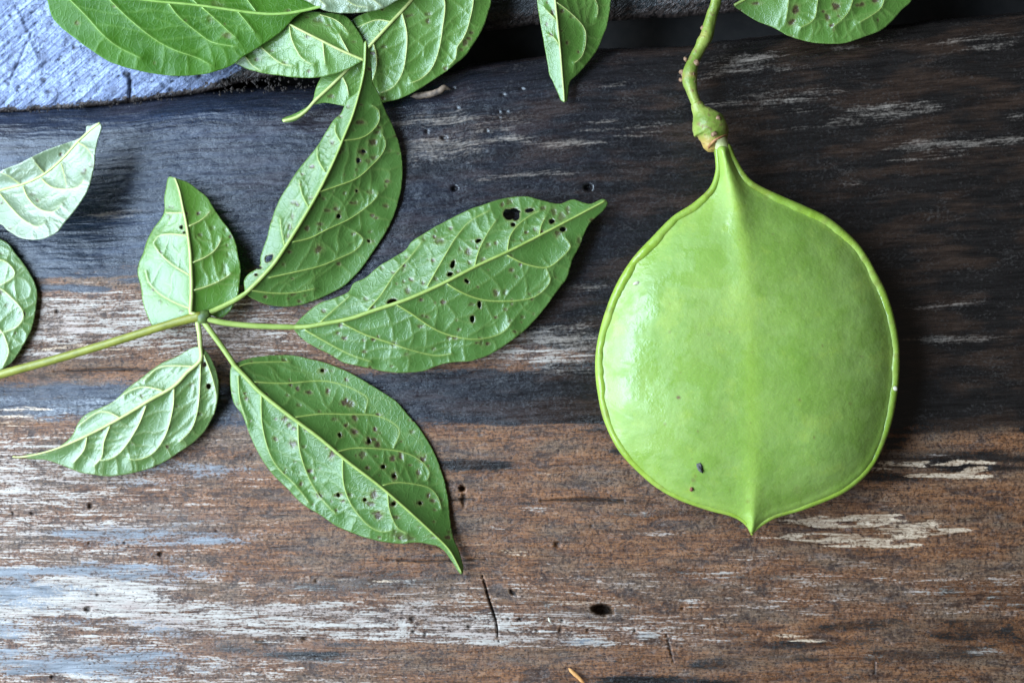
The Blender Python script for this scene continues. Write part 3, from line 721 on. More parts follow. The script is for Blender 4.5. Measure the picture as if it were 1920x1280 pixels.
    tipb = sst(1 - tipbrown, 1 - tipbrown * .6, t) if tipbrown else np.zeros(len(vx))
    P = w3(vx, vy, z)
    luv = np.stack([vx / 100.0, vy / 100.0, 0 * vx + seed * 1.7], -1)
    o = link(name, P, F, mat, parent, dict(vein=vein, spot=spot, ring=ring, edge=sst(4.0, .5, do), tipb=tipb, luv=luv))
    # clip_grid cells are wound so that normals face up
    sol = o.modifiers.new('thickness', 'SOLIDIFY'); sol.thickness = 0.00032; sol.offset = -1
    # midrib with its stalk
    mp = M
    zz = surf(M[:, 0], M[:, 1])[0] + .2
    rad = np.interp(np.linspace(0, 1, len(M)), [0, 1], midr) * .86
    if petiole:
        pp = cr([p[:2] for p in petiole], False, 6.0); ph = np.interp(np.linspace(0, 1, len(pp)), np.linspace(0, 1, len(petiole)), [p[2] for p in petiole])
        ph = ph + (zz[0] - ph[-1]) * np.linspace(0, 1, len(pp)) ** 2
        mp = np.vstack([pp[:-1], M]); zz = np.concatenate([ph[:-1], zz]); rad = np.concatenate([np.linspace(midr[0] * 1.1, midr[0], len(pp) - 1), rad])
    tube('midrib', w3(mp[:, 0], mp[:, 1], zz), rad * S, vmat, o, 8, .8)
    for v in sec:
        zv = surf(v[:, 0], v[:, 1])[0] - .35
        dfo = near_poly(v[:, 0], v[:, 1], out, True)[0]
        m = inside(v[:, 0], v[:, 1], out) & (dfo > 3)
        v2, z2 = v[m], zv[m]
        if len(v2) < 3: continue
        tube('side_vein', w3(v2[:, 0], v2[:, 1], z2), np.linspace(veinr * .72, veinr * .26, len(v2)) * S, vmat, o, 6, .7)
    return o

# ---- the five-fingered compound leaf
sprig = tag(empty('compound_leaf', 375, 592, 0), 'five-fingered green leaf with holed leaflets spread from one stalk on the plank', 'leaf')

z6 = lambda p: Z(p, 3.369, 240, 320)
z7 = lambda p: Z(p, 3.097, 540, 340)
z8 = lambda p: Z(p, 2.782, 400, 640)
z5 = lambda p: Z(p, 2.667, 0, 420)
z2 = lambda p: Z(p, 2.667, 400, 0)
z1 = lambda p: Z(p, 2.667, 0, 0)
z3 = lambda p: Z(p, 4.0, 960, 0)
z4 = lambda p: Z(p, 3.048, 1300, 0)
zi = lambda p: Z(p, 3.4286, 0, 120)
zq = lambda p: Z(p, 5.333, 420, 0)
zr = lambda p: Z(p, 5.333, 640, 0)

# small upright leaflet
lf = leaf('leaflet',
     [(316, 332), (311, 353), (308, 370), (308, 394), (302, 409), (287, 430), (276, 451), (268, 474), (259, 498), (258, 516), (264, 537), (267, 563), (273, 584), (282, 605), (292, 614), (317, 608), (345, 597), (362, 588), (391, 589), (412, 596), (424, 590), (436, 575), (445, 555), (449, 534), (451, 504), (446, 480), (442, 457), (433, 436), (418, 415), (403, 394), (388, 370), (371, 356), (353, 342), (330, 334)],
     [(357, 586), (359, 556), (359, 528), (358, 500), (356, 468), (350, 424), (342, 385), (336, 356), (328, 334)],
     [z6([(388, 870), (290, 830), (190, 770), (130, 700), (112, 630)]), z6([(390, 660), (290, 600), (210, 530), (165, 470)]), z6([(370, 410), (260, 400), (190, 415), (160, 460)]), z6([(352, 265), (290, 268), (240, 265)])],
     [z6([(415, 755), (500, 730), (590, 690), (650, 650)]), z6([(410, 580), (500, 540), (560, 490), (590, 430)]), z6([(385, 350), (450, 320), (500, 280), (520, 255)])],
     M_FRESH, M_VEINP, [52, 56, 58, 52, 44, 36], 0.32, 0.40, 0.20, 0.06,
     holes=[(340, 426, 2.6, 4, 0), (345, 436, 2.2, 2.2, 0)],
     spots=[z6([(262, 230)])[0] + (2, 2, .8), z6([(255, 290)])[0] + (3, 3, .5), z6([(205, 830)])[0] + (4, 5, .35), z6([(335, 890)])[0] + (4, 3, .5), z6([(610, 630)])[0] + (6, 11, .18), z6([(535, 365)])[0] + (5, 4, .18), z6([(612, 372)])[0] + (6, 4, .18), z6([(625, 525)])[0] + (5, 5, .15)],
     seed=1, parent=sprig, midr=(4.8, 2.0), veinr=2.0, pucker=3.5, petiole=[(374, 594, 50), (366, 590, 52), (357, 586, 53)], cross=True, rungs=(.35, .7))
lf['label'] = 'small folded leaflet with pale silvery left half and vivid green right half'

# upper middle leaflet
lf = leaf('leaflet',
     [(460, 549), (458, 540), (458, 525), (466, 513), (483, 503), (489, 492), (488, 483), (501, 445), (507, 418), (522, 379), (537, 353), (555, 324), (575, 299), (595, 274), (612, 247), (625, 226), (640, 212), (651, 187), (661, 179), (672, 168), (675, 148), (679, 125), (681, 100), (682, 80), (686, 76), (690, 85), (694, 108), (697, 131), (699, 155), (711, 177), (722, 206), (741, 247), (752, 285), (755, 319), (752, 356), (741, 397), (726, 431), (706, 462), (679, 501), (647, 534), (611, 554), (567, 571), (531, 575), (501, 571), (477, 562), (466, 556)],
     [(460, 550), (483, 528), (513, 495), (537, 460), (567, 412), (596, 362), (625, 304), (644, 259), (662, 214), (677, 161), (684, 124), (686, 79)],
     [z6([(990, 475), (972, 390), (962, 300)]), z6([(1140, 228), (1100, 150), (1082, 60)]), z2([(560, 860), (525, 800), (518, 735)]), z2([(640, 715), (610, 660), (612, 620)])],
     [z6([(780, 755), (900, 772), (1040, 772), (1180, 745)]), z6([(890, 675), (1100, 630), (1220, 600), (1330, 555), (1440, 500), (1485, 430), (1440, 390)]), z6([(1040, 450), (1150, 425), (1260, 370), (1390, 310), (1480, 250), (1560, 180), (1580, 140)]),
      z2([(530, 960), (620, 930), (720, 890), (800, 820), (850, 760), (862, 710), (845, 675)]), z2([(640, 705), (740, 690), (800, 650), (830, 600), (825, 550), (795, 530)])],
     M_LEAF, M_VEIN, [44, 52, 56, 60, 62, 64, 64], 0.55, 0.36, 0.12, 0.03,
     extra=[z6([(1440, 390), (1360, 345)]), z6([(1190, 430), (1280, 490), (1330, 555)]), z6([(1270, 140), (1360, 210), (1390, 310)]), z2([(690, 915), (760, 960), (820, 970)]), z2([(800, 840), (870, 850), (885, 880), (860, 940), (790, 1020)]), z6([(1410, 75), (1470, 130), (1490, 200)]), z2([(730, 790), (790, 800)])],
     holes=[(504, 485, 9, 6, -.75), (487, 502, 4, 2, -.4), (669, 358, 2.6, 2.6, 0), (635, 405, 3.6, 4, 0), (480, 515, 3, 2, 0), (672, 301, 3.6, 4.4, 0), (682, 284, 4, 3, .5), (692, 452, 2.4, 2.4, 0)],
     spots=[z2([(735, 612)])[0] + (8, 4), z2([(597, 712)])[0] + (4.5, 4.5, .7), z2([(797, 712)])[0] + (7, 5), z2([(745, 760)])[0] + (5, 5), z2([(727, 803)])[0] + (4, 5), z2([(805, 790)])[0] + (6, 4, .6), z2([(610, 1045)])[0] + (5, 5), z2([(675, 535)])[0] + (3, 3, .5), z2([(830, 640)])[0] + (3.5, 3, .7),
            z6([(1205, 497)])[0] + (6, 6), z6([(1130, 365)])[0] + (4, 4), z6([(980, 590)])[0] + (3, 4, .5), z6([(1050, 200)])[0] + (7, 4, .55), z6([(1040, 280)])[0] + (3, 7, .5), z6([(1022, 350)])[0] + (5, 6, .6), z6([(1012, 410)])[0] + (3, 5, .6), z6([(1155, 172)])[0] + (5, 3, .5), z6([(812, 655)])[0] + (4, 3, .6)],
     seed=2, parent=sprig, specks=60, midr=(4.6, 1.6), petiole=[(376, 593, 52), (410, 578, 46), (440, 563, 42), (460, 550, 40)])
lf['label'] = 'dark green leaflet pointing up with its tip lying on the leaf behind'

# right leaflet with the big insect holes
lf = leaf('leaflet',
     [(550, 613), (556, 605), (572, 589), (598, 569), (624, 560), (653, 547), (663, 531), (685, 521), (708, 501), (734, 485), (760, 469), (772, 453), (792, 440), (818, 424), (847, 409), (879, 393), (911, 382), (944, 372), (970, 369), (992, 369), (1018, 376), (1050, 382), (1073, 374), (1095, 380), (1108, 382), (1131, 373), (1140, 380), (1131, 395), (1108, 417), (1095, 440), (1086, 463), (1073, 489), (1063, 521), (1044, 547), (1018, 582), (989, 614), (957, 640), (921, 663), (885, 676), (850, 679), (821, 685), (795, 695), (766, 698), (734, 698), (701, 692), (669, 685), (643, 679), (617, 663), (595, 653), (572, 639), (556, 624)],
     [(550, 613), (577, 612), (605, 607), (653, 598), (701, 582), (766, 560), (831, 531), (895, 498), (960, 468), (1024, 435), (1089, 401), (1134, 377)],
     [z7([(190, 815), (290, 725), (360, 665)]), z7([(465, 745), (540, 660), (620, 540), (700, 450), (780, 350)]), z7([(810, 610), (860, 520), (930, 400), (980, 320), (1060, 230), (1170, 170)]), z7([(1085, 490), (1110, 400), (1160, 300), (1210, 225)]), z7([(1275, 400), (1290, 320), (1340, 250), (1420, 190), (1465, 170)]), z7([(1460, 320), (1470, 260), (1500, 200)])],
     [z7([(100, 862), (200, 920), (350, 1000), (480, 1045)]), z7([(320, 825), (450, 890), (600, 940), (700, 975), (850, 1010), (950, 1000)]), z7([(630, 715), (720, 770), (830, 845), (930, 890), (1050, 915), (1150, 910), (1240, 880), (1292, 830)]), z7([(925, 595), (1000, 640), (1100, 680), (1200, 695), (1350, 690), (1450, 660), (1522, 580), (1500, 505)]), z7([(1275, 430), (1380, 480), (1500, 500), (1580, 450), (1640, 380), (1610, 330)])],
     M_LEAF, M_VEIN, [40, 46, 52, 54, 50, 42, 34], 0.16, 0.33, 0.0, 0.03,
     extra=[z7([(570, 750), (605, 850), (610, 940)]), z7([(800, 650), (850, 700), (865, 760), (850, 840)]), z7([(1120, 505), (1190, 570), (1235, 630), (1235, 690)]), z7([(1355, 480), (1385, 600), (1385, 680)]), z7([(455, 895), (445, 1020)]), z7([(600, 950), (590, 1060)]), z7([(950, 900), (945, 1000)]), z7([(1292, 830), (1270, 770), (1250, 700)]), z7([(360, 665), (410, 680), (450, 740)]), z7([(705, 800), (725, 900), (700, 970)]), z7([(800, 830), (805, 920), (790, 990)]), z7([(1140, 690), (1190, 800), (1220, 870)]),
            z7([(900, 690), (960, 760), (970, 800), (915, 870)]), z7([(800, 370), (830, 420), (830, 480)]), z7([(920, 290), (975, 320)]), z7([(690, 460), (740, 520), (730, 560)]), z7([(530, 680), (600, 620), (610, 560)])],
     holes=[(953, 402, 9, 11, 0), (966, 404, 9, 9.5, 0), (961, 396, 13, 6, 0), (962, 421, 4, 3.6, 0), (993, 394, 8.5, 3.8, -.1), (1035, 415, 5, 4.6, 0), (1056, 430, 6, 4.4, -.3), (897, 451, 5.5, 3.4, -.5), (849, 495, 4, 7.5, .3), (844, 514, 5.5, 4, -.4), (734, 565, 9.5, 4.6, -.25), (875, 527, 4.4, 3.2, .6), (899, 571, 3.8, 7, 0), (886, 598, 3.8, 6.4, 0)],
     spots=[(825, 451, 7, 5, .6), (764, 544, 5, 5.5, .6), (930, 548, 5, 6, .7), (795, 530, 4, 3.5, .7), (859, 510, 4, 3, .7), (817, 523, 4, 4, .5), (878, 471, 5.5, 6, .75), (863, 468, 3.5, 4, .45), (880, 492, 4, 4, .45), (905, 487, 5.5, 4.5, .6), (915, 460, 4, 4, .5), (986, 436, 3.5, 3.5, .6), (1003, 430, 3.2, 4, .6), (1039, 397, 4.5, 7, .55), (1053, 407, 6, 8, .5), (1064, 394, 4, 6, .55), (1046, 437, 6, 6, .7), (1086, 452, 4, 6, .5), (955, 378, 6, 4, .45), (794, 447, 5, 4, .4), (686, 560, 4, 3, .5), (607, 583, 3.5, 3, .7), (737, 511, 3, 3, .6), (762, 482, 4, 3, .35),
            (740, 645, 6, 5, .5), (860, 618, 3, 3, .6), (903, 642, 3, 5, .4), (993, 551, 3, 2, .5), (947, 548, 3, 4, .4), (968, 519, 2.5, 2.5, .4)],
     seed=3, parent=sprig, specks=75, midr=(5.0, 2.0), petiole=[(380, 595, 52), (420, 605, 48), (480, 611, 44), (550, 613, 41)])
lf['label'] = 'largest leaflet pointing right, eaten through with holes near its tip'
# the little red gall on it
gall_m = simple('gall_red', (0.16, 0.03, 0.015), (0.30, 0.07, 0.03), 500, 0.4)
ga = lump('gall', 875, 560, 34, 6.5, 6, 5, gall_m, 3, .3, parent=lf)

# lower right leaflet
G_sp = [(378, 405), (400, 438), (325, 508), (420, 533), (443, 245), (497, 265), (597, 262), (685, 318), (715, 328), (735, 400), (735, 470), (660, 487), (843, 457), (857, 535), (812, 518), (775, 593), (800, 660), (887, 652), (932, 608), (978, 597), (943, 700), (1070, 688), (1122, 803), (1080, 843), (1143, 830), (552, 800), (652, 800), (617, 592), (458, 745), (790, 823), (835, 797), (818, 848), (940, 845), (862, 905), (1088, 608), (570, 152), (695, 200)]
rg = np.random.RandomState(5)
lf = leaf('leaflet',
     [(440, 681), (468, 672), (504, 666), (544, 666), (587, 674), (630, 687), (670, 706), (706, 728), (741, 751), (767, 780), (788, 805), (810, 841), (828, 884), (839, 928), (844, 971), (849, 1003), (860, 1030), (866, 1050), (869, 1068), (865, 1077), (859, 1071), (846, 1050), (828, 1028), (803, 1019), (777, 1016), (752, 1019), (724, 1016), (688, 1008), (662, 999), (630, 985), (601, 965), (569, 946), (540, 917), (511, 888), (486, 852), (468, 813), (454, 777), (438, 755), (432, 723), (432, 694), (435, 684)],
     [(440, 685), (465, 711), (490, 737), (544, 780), (598, 820), (652, 865), (706, 906), (759, 951), (806, 994), (842, 1030), (865, 1072)],
     [z8([(130, 135), (200, 112), (400, 105)]), z8([(215, 212), (380, 218), (560, 205), (680, 228), (770, 270), (805, 300), (790, 370)]), z8([(430, 395), (560, 378), (700, 380), (840, 385), (930, 420), (972, 470), (940, 555)]), z8([(650, 575), (740, 555), (880, 560), (1000, 580), (1080, 620), (1127, 680), (1115, 720)]), z8([(885, 750), (960, 735), (1060, 745), (1130, 765), (1170, 810), (1190, 870)])],
     [z8([(130, 180), (140, 310), (180, 430)]), z8([(250, 285), (255, 430), (290, 570), (340, 660), (430, 750), (500, 840)]), z8([(442, 430), (450, 560), (490, 690), (550, 800), (640, 900)]), z8([(675, 615), (680, 740), (720, 850), (800, 950), (870, 990), (930, 985)]), z8([(910, 790), (920, 880), (960, 970), (1010, 1000)])],
     M_LEAF, M_VEIN, [42, 42, 42, 42, 40, 32, 22], 0.26, 0.55, 0.0, 0.12,
     extra=[z8([(550, 140), (530, 200)]), z8([(650, 230), (620, 310), (580, 370)]), z8([(460, 222), (410, 290), (370, 330)]), z8([(690, 390), (690, 440), (640, 530)]), z8([(810, 390), (800, 470), (760, 540)]), z8([(890, 565), (880, 650), (820, 710)]), z8([(1005, 590), (990, 660), (960, 720)]), z8([(805, 300), (880, 295), (930, 340), (900, 390)]), z8([(972, 480), (1050, 490), (1092, 540), (1070, 590)]), z8([(1115, 720), (1050, 745)]), z8([(650, 900), (720, 855)]), z8([(1127, 700), (1180, 720), (1200, 780)])],
     holes=[z8([p])[0] + (rg.uniform(2.6, 4.2), rg.uniform(2.8, 4.6), 0.0) for p in G_sp[11::3]], spots=[z8([p])[0] + (rg.uniform(3.2, 6.8), rg.uniform(3.2, 6.8), rg.uniform(.7, 1.0)) for p in G_sp] + [(751, 1003, 12, 5, .5), (764, 1010, 12, 4, .5), (741, 996, 4, 6, .4), (812, 1005, 8, 3, .4)],
     seed=4, parent=sprig, specks=75, midr=(5.0, 1.8), petiole=[(380, 600, 50), (396, 622, 48), (420, 655, 45), (440, 685, 42)], pucker=3.9)
lf['label'] = 'leaflet pointing down to the right, dotted with many small brown spots'

# lower left leaflet
lf = leaf('leaflet',
     [(377, 650), (360, 652), (334, 667), (300, 682), (270, 705), (240, 727), (210, 754), (169, 772), (150, 787), (135, 816), (112, 836), (82, 847), (45, 851), (24, 854), (26, 859), (56, 860), (86, 862), (112, 870), (150, 885), (180, 890), (210, 892), (255, 885), (300, 870), (337, 847), (367, 825), (390, 799), (405, 765), (411, 727), (405, 694), (394, 668), (384, 655)],
     [(376, 652), (376, 675), (352, 697), (326, 724), (281, 750), (232, 780), (180, 808), (131, 831), (90, 846), (45, 856), (24, 856)],
     [z5([(1020, 655), (1060, 760), (1083, 870), (1070, 950)]), z5([(1003, 690), (1000, 800), (990, 920), (960, 1020), (900, 1085)]), z5([(870, 825), (865, 920), (830, 1050), (770, 1140), (700, 1175), (650, 1175)]), z5([(730, 910), (690, 1010), (620, 1120), (560, 1170), (500, 1180)]), z5([(550, 1010), (520, 1090), (510, 1160), (470, 1210)]), z5([(435, 1065), (420, 1130), (370, 1190)])],
     [z5([(970, 712), (860, 708), (790, 720), (720, 780)]), z5([(815, 832), (740, 815), (680, 820), (620, 850)]), z5([(600, 968), (540, 940), (480, 945), (390, 1010)])],
     M_PALE, M_VEINP, [40, 38, 38, 36, 32, 26, 20], 0.20, 0.18, 0.0, 0.0,
     holes=[(383, 683, 3.5, 4.5, 0), (391, 724, 4, 5, 0)], spots=[(264, 711, 4, 3, .3), (376, 690, 3, 3, .4), (372, 740, 3, 3, .3), (318, 800, 3, 3, .3)],
     seed=5, parent=sprig, midr=(4.4, 1.8), tipbrown=0.075, petiole=[(370, 603, 48), (374, 625, 44), (376, 652, 40)], pucker=3.9)
lf['label'] = 'pale lower left leaflet with a shrivelled brown tip'

sp = cr([(-260, 775), (-120, 738), (0, 702), (112, 671), (225, 637), (300, 613), (345, 600), (378, 592)], False, 10)
st = np.linspace(0, 1, len(sp))
tube('stalk', w3(sp[:, 0], sp[:, 1], np.interp(st, [0, .4, 1], [26, 36, 50])), np.interp(st, [0, .9, 1], [8.2, 7.6, 9.0]) * S, M_STALK, sprig, 12, 1.0, noise=.06)
lump('leaf_node', 380, 594, 50, 16, 12, 10, M_NODE, 5, .3, .2, parent=sprig)

# ---- loose leaves around the frame
o = leaf('leaf',
     [(70, -60), (80, -25), (88, 0), (97, 30), (113, 50), (140, 72), (175, 97), (210, 118), (260, 133), (310, 141), (345, 143), (390, 138), (430, 125), (455, 108), (480, 92), (505, 76), (530, 58), (552, 34), (575, 20), (600, 14), (604, -10), (590, -60), (500, -110), (350, -150), (180, -140), (90, -100)],
     [(603, 12), (570, 20), (530, 26), (480, 25), (370, 10), (270, 0), (170, -20), (72, -55)],
     [z1([(1190, 60), (1240, 120), (1270, 160)]), z1([(1010, 38), (1070, 90), (1140, 155), (1180, 190)]), z1([(845, 20), (900, 90), (1010, 180), (1070, 215), (1180, 235)]), z1([(530, -20), (640, 90), (770, 195), (870, 250), (985, 290), (1060, 330)]), z1([(330, -20), (430, 80), (510, 170), (590, 235), (700, 290)])],
     [[(480, 22), (440, -30), (400, -70)], [(370, 8), (320, -40), (280, -90)], [(250, -5), (210, -50), (180, -90)]],
     M_VIVID, M_VEINV, [60, 66, 78, 92, 106, 118], 0.20, 0.22, 0.0, 0.0,
     spots=[(427, 66, 7, 5, .5), (394, 37, 5, 6, .2), (405, 8, 10, 6, .25)], seed=6, h=2.2, midr=(3.4, 1.8), veinr=1.6, pucker=2.6, wave=5)
tag(o, 'broad glossy vivid green leaf in the top left corner, its upper face showing', 'leaf', 'loose leaves round the edge')

o = leaf('leaf',
     [(400, 90), (425, 112), (446, 121), (470, 132), (510, 140), (560, 146), (600, 145), (632, 138), (655, 128), (668, 121), (680, 113), (681, 95), (681, 75), (670, 56), (655, 36), (640, 27), (615, 24), (580, 22), (540, 24), (490, 35), (430, 55)],
     [(682, 113), (640, 95), (600, 75), (560, 55), (520, 34), (480, 20)],
     [zq([(990, 430), (1000, 540), (1010, 640)]), zq([(655, 260), (680, 400), (760, 560), (850, 635), (900, 645)]), zq([(380, 480), (480, 570), (580, 640), (690, 660)]), zq([(215, 565), (290, 660), (370, 710)])],
     [zq([(1250, 530), (1180, 400), (1150, 340)]), zq([(960, 150), (1090, 190), (1180, 250), (1245, 335)])],
     M_BRIGHT, M_VEINP, [60, 58, 54, 48, 44], 0.34, 0.25, 0.0, 0.0, spots=[zq([(940, 210)])[0] + (8, 6, .4)], seed=7, h=2.2, midr=(3.0, 2.2), veinr=2.0, pucker=4, wave=3)
tag(o, 'green leaf half hidden under the vivid top left leaf, pale midrib showing', 'leaf', 'loose leaves round the edge')

o = leaf('leaf',
     [(520, -20), (560, -4), (596, 14), (610, 21), (640, 25), (680, 24), (715, 17), (738, 5), (760, -12), (770, -60), (700, -110), (560, -90)],
     [(800, -60), (700, -50), (600, -45), (530, -40)],
     [[(720, -50), (735, -20), (745, 0)], [(670, -48), (690, -10), (715, 12)], [(620, -46), (640, -10), (665, 10), (690, 14)], [(570, -42), (590, -10), (612, 12)]],
     [[(700, -52), (660, -80)], [(620, -48), (590, -76)]],
     M_GLARE, M_VEINP, [80, 80, 78, 76], 0.12, 0.2, 0, 0, seed=8, h=2.4, pucker=4, wave=3, midr=(3, 2), veinr=1.5)
tag(o, 'sliver of a leaf with pale glare painted in, at the top edge above the overlapping leaves', 'leaf', 'loose leaves round the edge')

o = leaf('leaf',
     [(529, 223), (551, 214), (570, 204), (583, 193), (588, 184), (591, 168), (598, 152), (606, 138), (630, 90), (650, 50), (665, 34), (690, 22), (715, 10), (735, -20), (790, -90), (870, -100), (915, -60), (921, 0), (915, 25), (905, 55), (890, 80), (872, 105), (850, 124), (820, 145), (790, 165), (760, 181), (735, 189), (710, 194), (680, 199), (650, 200), (630, 196), (611, 193), (597, 195), (585, 198), (576, 211), (555, 226), (534, 230)],
     [(531, 227), (556, 220), (575, 207), (590, 190), (620, 162), (650, 132), (690, 90), (730, 46), (772, 0), (810, -50), (845, -95)],
     [zq([(1190, 780), (1230, 860), (1245, 950)]), [(700, 82), (706, 105), (705, 130), (695, 160)], zr([(610, 140), (655, 330), (650, 520), (610, 730), (520, 870), (400, 930)]), zr([(880, -160), (1030, 0), (1010, 300), (970, 520), (900, 690), (780, 800), (690, 830)]), zr([(1000, -300), (1220, -60), (1320, -20), (1270, 260), (1210, 400), (1160, 470), (1140, 590), (1080, 650)])],
     [[(690, 90), (665, 85), (650, 100)], [(735, 42), (705, 38), (670, 52)]],
     M_BRIGHT, M_VEINP, [16, 20, 26, 34, 38, 40, 40, 38, 34], 0.13, 0.20, 0, 0,
     extra=[zr([(710, 15), (800, 120), (850, 165)]), zr([(665, 350), (760, 410), (830, 470), (820, 560)]), zr([(1015, 360), (1090, 420), (1160, 470)]), zr([(1100, 0), (1180, 60), (1270, 140)]), zr([(460, 670), (560, 750)]), zr([(960, 590), (1040, 650)])],
     spots=[zr([(680, 158)])[0] + (6, 3, .6), zr([(862, 212)])[0] + (3.5, 4.5, .7), zr([(1298, 335)])[0] + (3.5, 4), zr([(1282, 388)])[0] + (4, 3.5), zr([(1240, 425)])[0] + (4, 5.5), zr([(1205, 500)])[0] + (3, 3, .7), zr([(1040, 685)])[0] + (3.5, 3.5, .7), zq([(1065, 965)])[0] + (6, 3, .6), zr([(405, 95)])[0] + (3.5, 2.5, .8)],
     seed=9, h=2.1, midr=(3.6, 3.6), veinr=2.3, pucker=3.9, wave=3)
tag(o, 'large bright green leaf with a curled narrow tip under the upright leaflet', 'leaf', 'loose leaves round the edge')

o = leaf('leaf',
     [(162, 237), (159, 254), (140, 263), (102, 276), (64, 292), (35, 307), (0, 321), (-50, 350), (-110, 400), (-90, 430), (-40, 425), (0, 420), (12, 430), (35, 444), (58, 449), (85, 446), (108, 433), (125, 412), (149, 382), (166, 353), (175, 318), (178, 289), (182, 266), (187, 251), (190, 238), (187, 230), (180, 231), (170, 236)],
     [(187, 231), (172, 242), (146, 266), (117, 298), (82, 327), (44, 345), (0, 357), (-50, 375), (-105, 402)],
     [zi([(560, 450), (590, 460), (610, 475)])] if False else [[(40, 347), (20, 332), (5, 325)], [(84, 325), (66, 305), (60, 295)]],
     [zi([(500, 505), (560, 540), (590, 590)]), zi([(395, 640), (420, 740), (430, 790)]), zi([(270, 740), (330, 790), (420, 805), (500, 790), (540, 740)]), zi([(150, 790), (180, 860), (250, 930), (340, 950), (400, 900)]), zi([(0, 835), (70, 920), (150, 1000), (240, 1045), (290, 1020)])],
     M_GLARE, M_VEINP, [96, 76, 64, 56, 50, 46], -0.55, -0.44, 0.0, 0.0, seed=10, h=2.0, midr=(2.6, 3.2), veinr=1.8, pucker=3.8, wave=4,
     extra=[zi([(260, 950), (330, 1010), (380, 1070)]), zi([(340, 955), (420, 1000)]), zi([(390, 900), (450, 960)])])
tag(o, 'leaf with pale glare painted in, folded like a boat at the left edge, throwing a dark shadow', 'leaf', 'loose leaves round the edge')

o = leaf('leaf',
     [(-120, 470), (-60, 445), (-20, 442), (0, 448), (15, 457), (30, 476), (49, 502), (64, 529), (70, 551), (66, 585), (60, 615), (41, 652), (22, 679), (0, 694), (-40, 712), (-100, 700), (-140, 600)],
     [(-60, 445), (-75, 520), (-85, 600), (-80, 700)],
     [[(-75, 520), (-30, 490), (0, 487), (18, 496), (28, 512), (20, 524), (0, 535)], [(-80, 570), (-30, 540), (0, 541), (24, 560), (42, 582), (42, 600), (28, 615), (0, 625)], [(-85, 640), (-30, 610), (0, 618), (12, 640), (16, 662), (4, 690)]],
     [[(-80, 540), (-110, 520)], [(-84, 610), (-120, 590)]],
     M_PALE, M_VEINP, [10, 12, 12, 10], 0.06, -0.08, 0.0, -0.05, seed=11, h=2.0, veinr=2.0, pucker=3.9, wave=3,
     extra=[[(28, 518), (48, 525), (58, 542), (54, 556), (36, 562)], [(38, 612), (48, 624), (46, 642), (24, 652)], [(0, 462), (18, 470), (12, 486)], [(34, 584), (62, 570)], [(44, 600), (64, 590)], [(26, 488), (44, 500)]],
     spots=[(2, 548, 4, 4, .7), (16, 572, 6, 3, .4), (3, 475, 4, 2, .4)])
tag(o, 'grey green leaf with scalloped veins cut off by the left edge', 'leaf', 'loose leaves round the edge')

o = leaf('leaf',
     [(1000, -90), (1004, -40), (1007, 0), (1011, 30), (1020, 82), (1027, 120), (1030, 140), (1037, 155), (1045, 172), (1052, 188), (1058, 192), (1064, 190), (1066, 170), (1070, 152), (1085, 138), (1105, 115), (1122, 90), (1132, 65), (1139, 45), (1145, 0), (1140, -60), (1110, -120), (1040, -140)],
     [(1030, -130), (1036, -60), (1041, 0), (1046, 50), (1051, 100), (1054, 138), (1057, 172), (1058, 190)],
     [z3([(335, 20), (430, 90), (540, 210), (552, 330), (520, 430), (470, 470)]), z3([(325, -200), (460, -100), (600, -30), (645, 60), (635, 130)])],
     [z3([(330, 150), (280, 100), (240, 60)]), z3([(350, 330), (310, 280), (270, 260)])],
     M_BRIGHT, M_VEINP, [60, 50, 44, 40, 36, 28, 20], 0.20, 0.40, 0, 0,
     spots=[z3([q])[0] + (rg.uniform(2.6, 3.6), rg.uniform(4, 6)) for q in [(370, 90), (305, 95), (260, 185), (292, 265)]] + [z3([(413, 325)])[0] + (3.4, 3.2), z3([(497, 392)])[0] + (2.6, 2.6), z3([(365, 650)])[0] + (2, 2, .4)],
     seed=12, h=1.9, midr=(2.8, 1.6), veinr=1.7, pucker=4, wave=2, extra=[z3([(470, 470), (460, 540)]), z3([(555, 330), (620, 370)]), z3([(540, 210), (620, 180)])])
tag(o, 'narrow bright green leaf tip hanging down from the middle of the top edge', 'leaf', 'loose leaves round the edge')

o = leaf('leaf',
     [(1376, 10), (1395, 25), (1421, 41), (1448, 51), (1477, 67), (1513, 78), (1546, 82), (1579, 82), (1605, 75), (1628, 67), (1654, 56), (1674, 39), (1690, 20), (1710, 0), (1730, -50), (1700, -120), (1600, -150), (1480, -120), (1410, -50), (1392, 2)],
     [(1377, 10), (1420, -12), (1480, -30), (1560, -48), (1640, -60), (1720, -60)],
     [z4([(545, -120), (545, 0), (530, 110)]), z4([(740, -150), (712, 0), (690, 110), (610, 160)]), z4([(960, -180), (912, 0), (880, 80), (800, 155)]), z4([(1150, -180), (1092, 0), (1060, 60), (950, 130)])],
     [[(1500, -36), (1540, -80)], [(1580, -52), (1620, -100)]],
     M_BRIGHT, M_VEIN, [26, 40, 46, 46, 42, 36], 0.16, 0.2, 0, 0,
     extra=[z4([(700, 110), (730, 150), (700, 195)]), z4([(905, 60), (935, 110), (920, 160), (860, 215)]), z4([(800, 155), (830, 210)]), z4([(1060, 60), (1100, 100)])],
     spots=[z4([(360, 20)])[0] + (8, 2.6), z4([(583, 58)])[0] + (5.5, 7.5, .9), z4([(560, 128)])[0] + (6, 6, .9), z4([(815, 35)])[0] + (6, 7, .9), z4([(765, 95)])[0] + (4, 6, .8), z4([(833, 95)])[0] + (3.4, 3, .8), z4([(967, 22)])[0] + (4, 4, .8), z4([(1040, 5)])[0] + (6, 4, .9), z4([(1055, 118)])[0] + (1.6, 3, .8), z4([(268, 66)])[0] + (2.4, 3, .8)],
     seed=13, h=2.1, midr=(3.2, 2), veinr=1.7, pucker=4, wave=3)
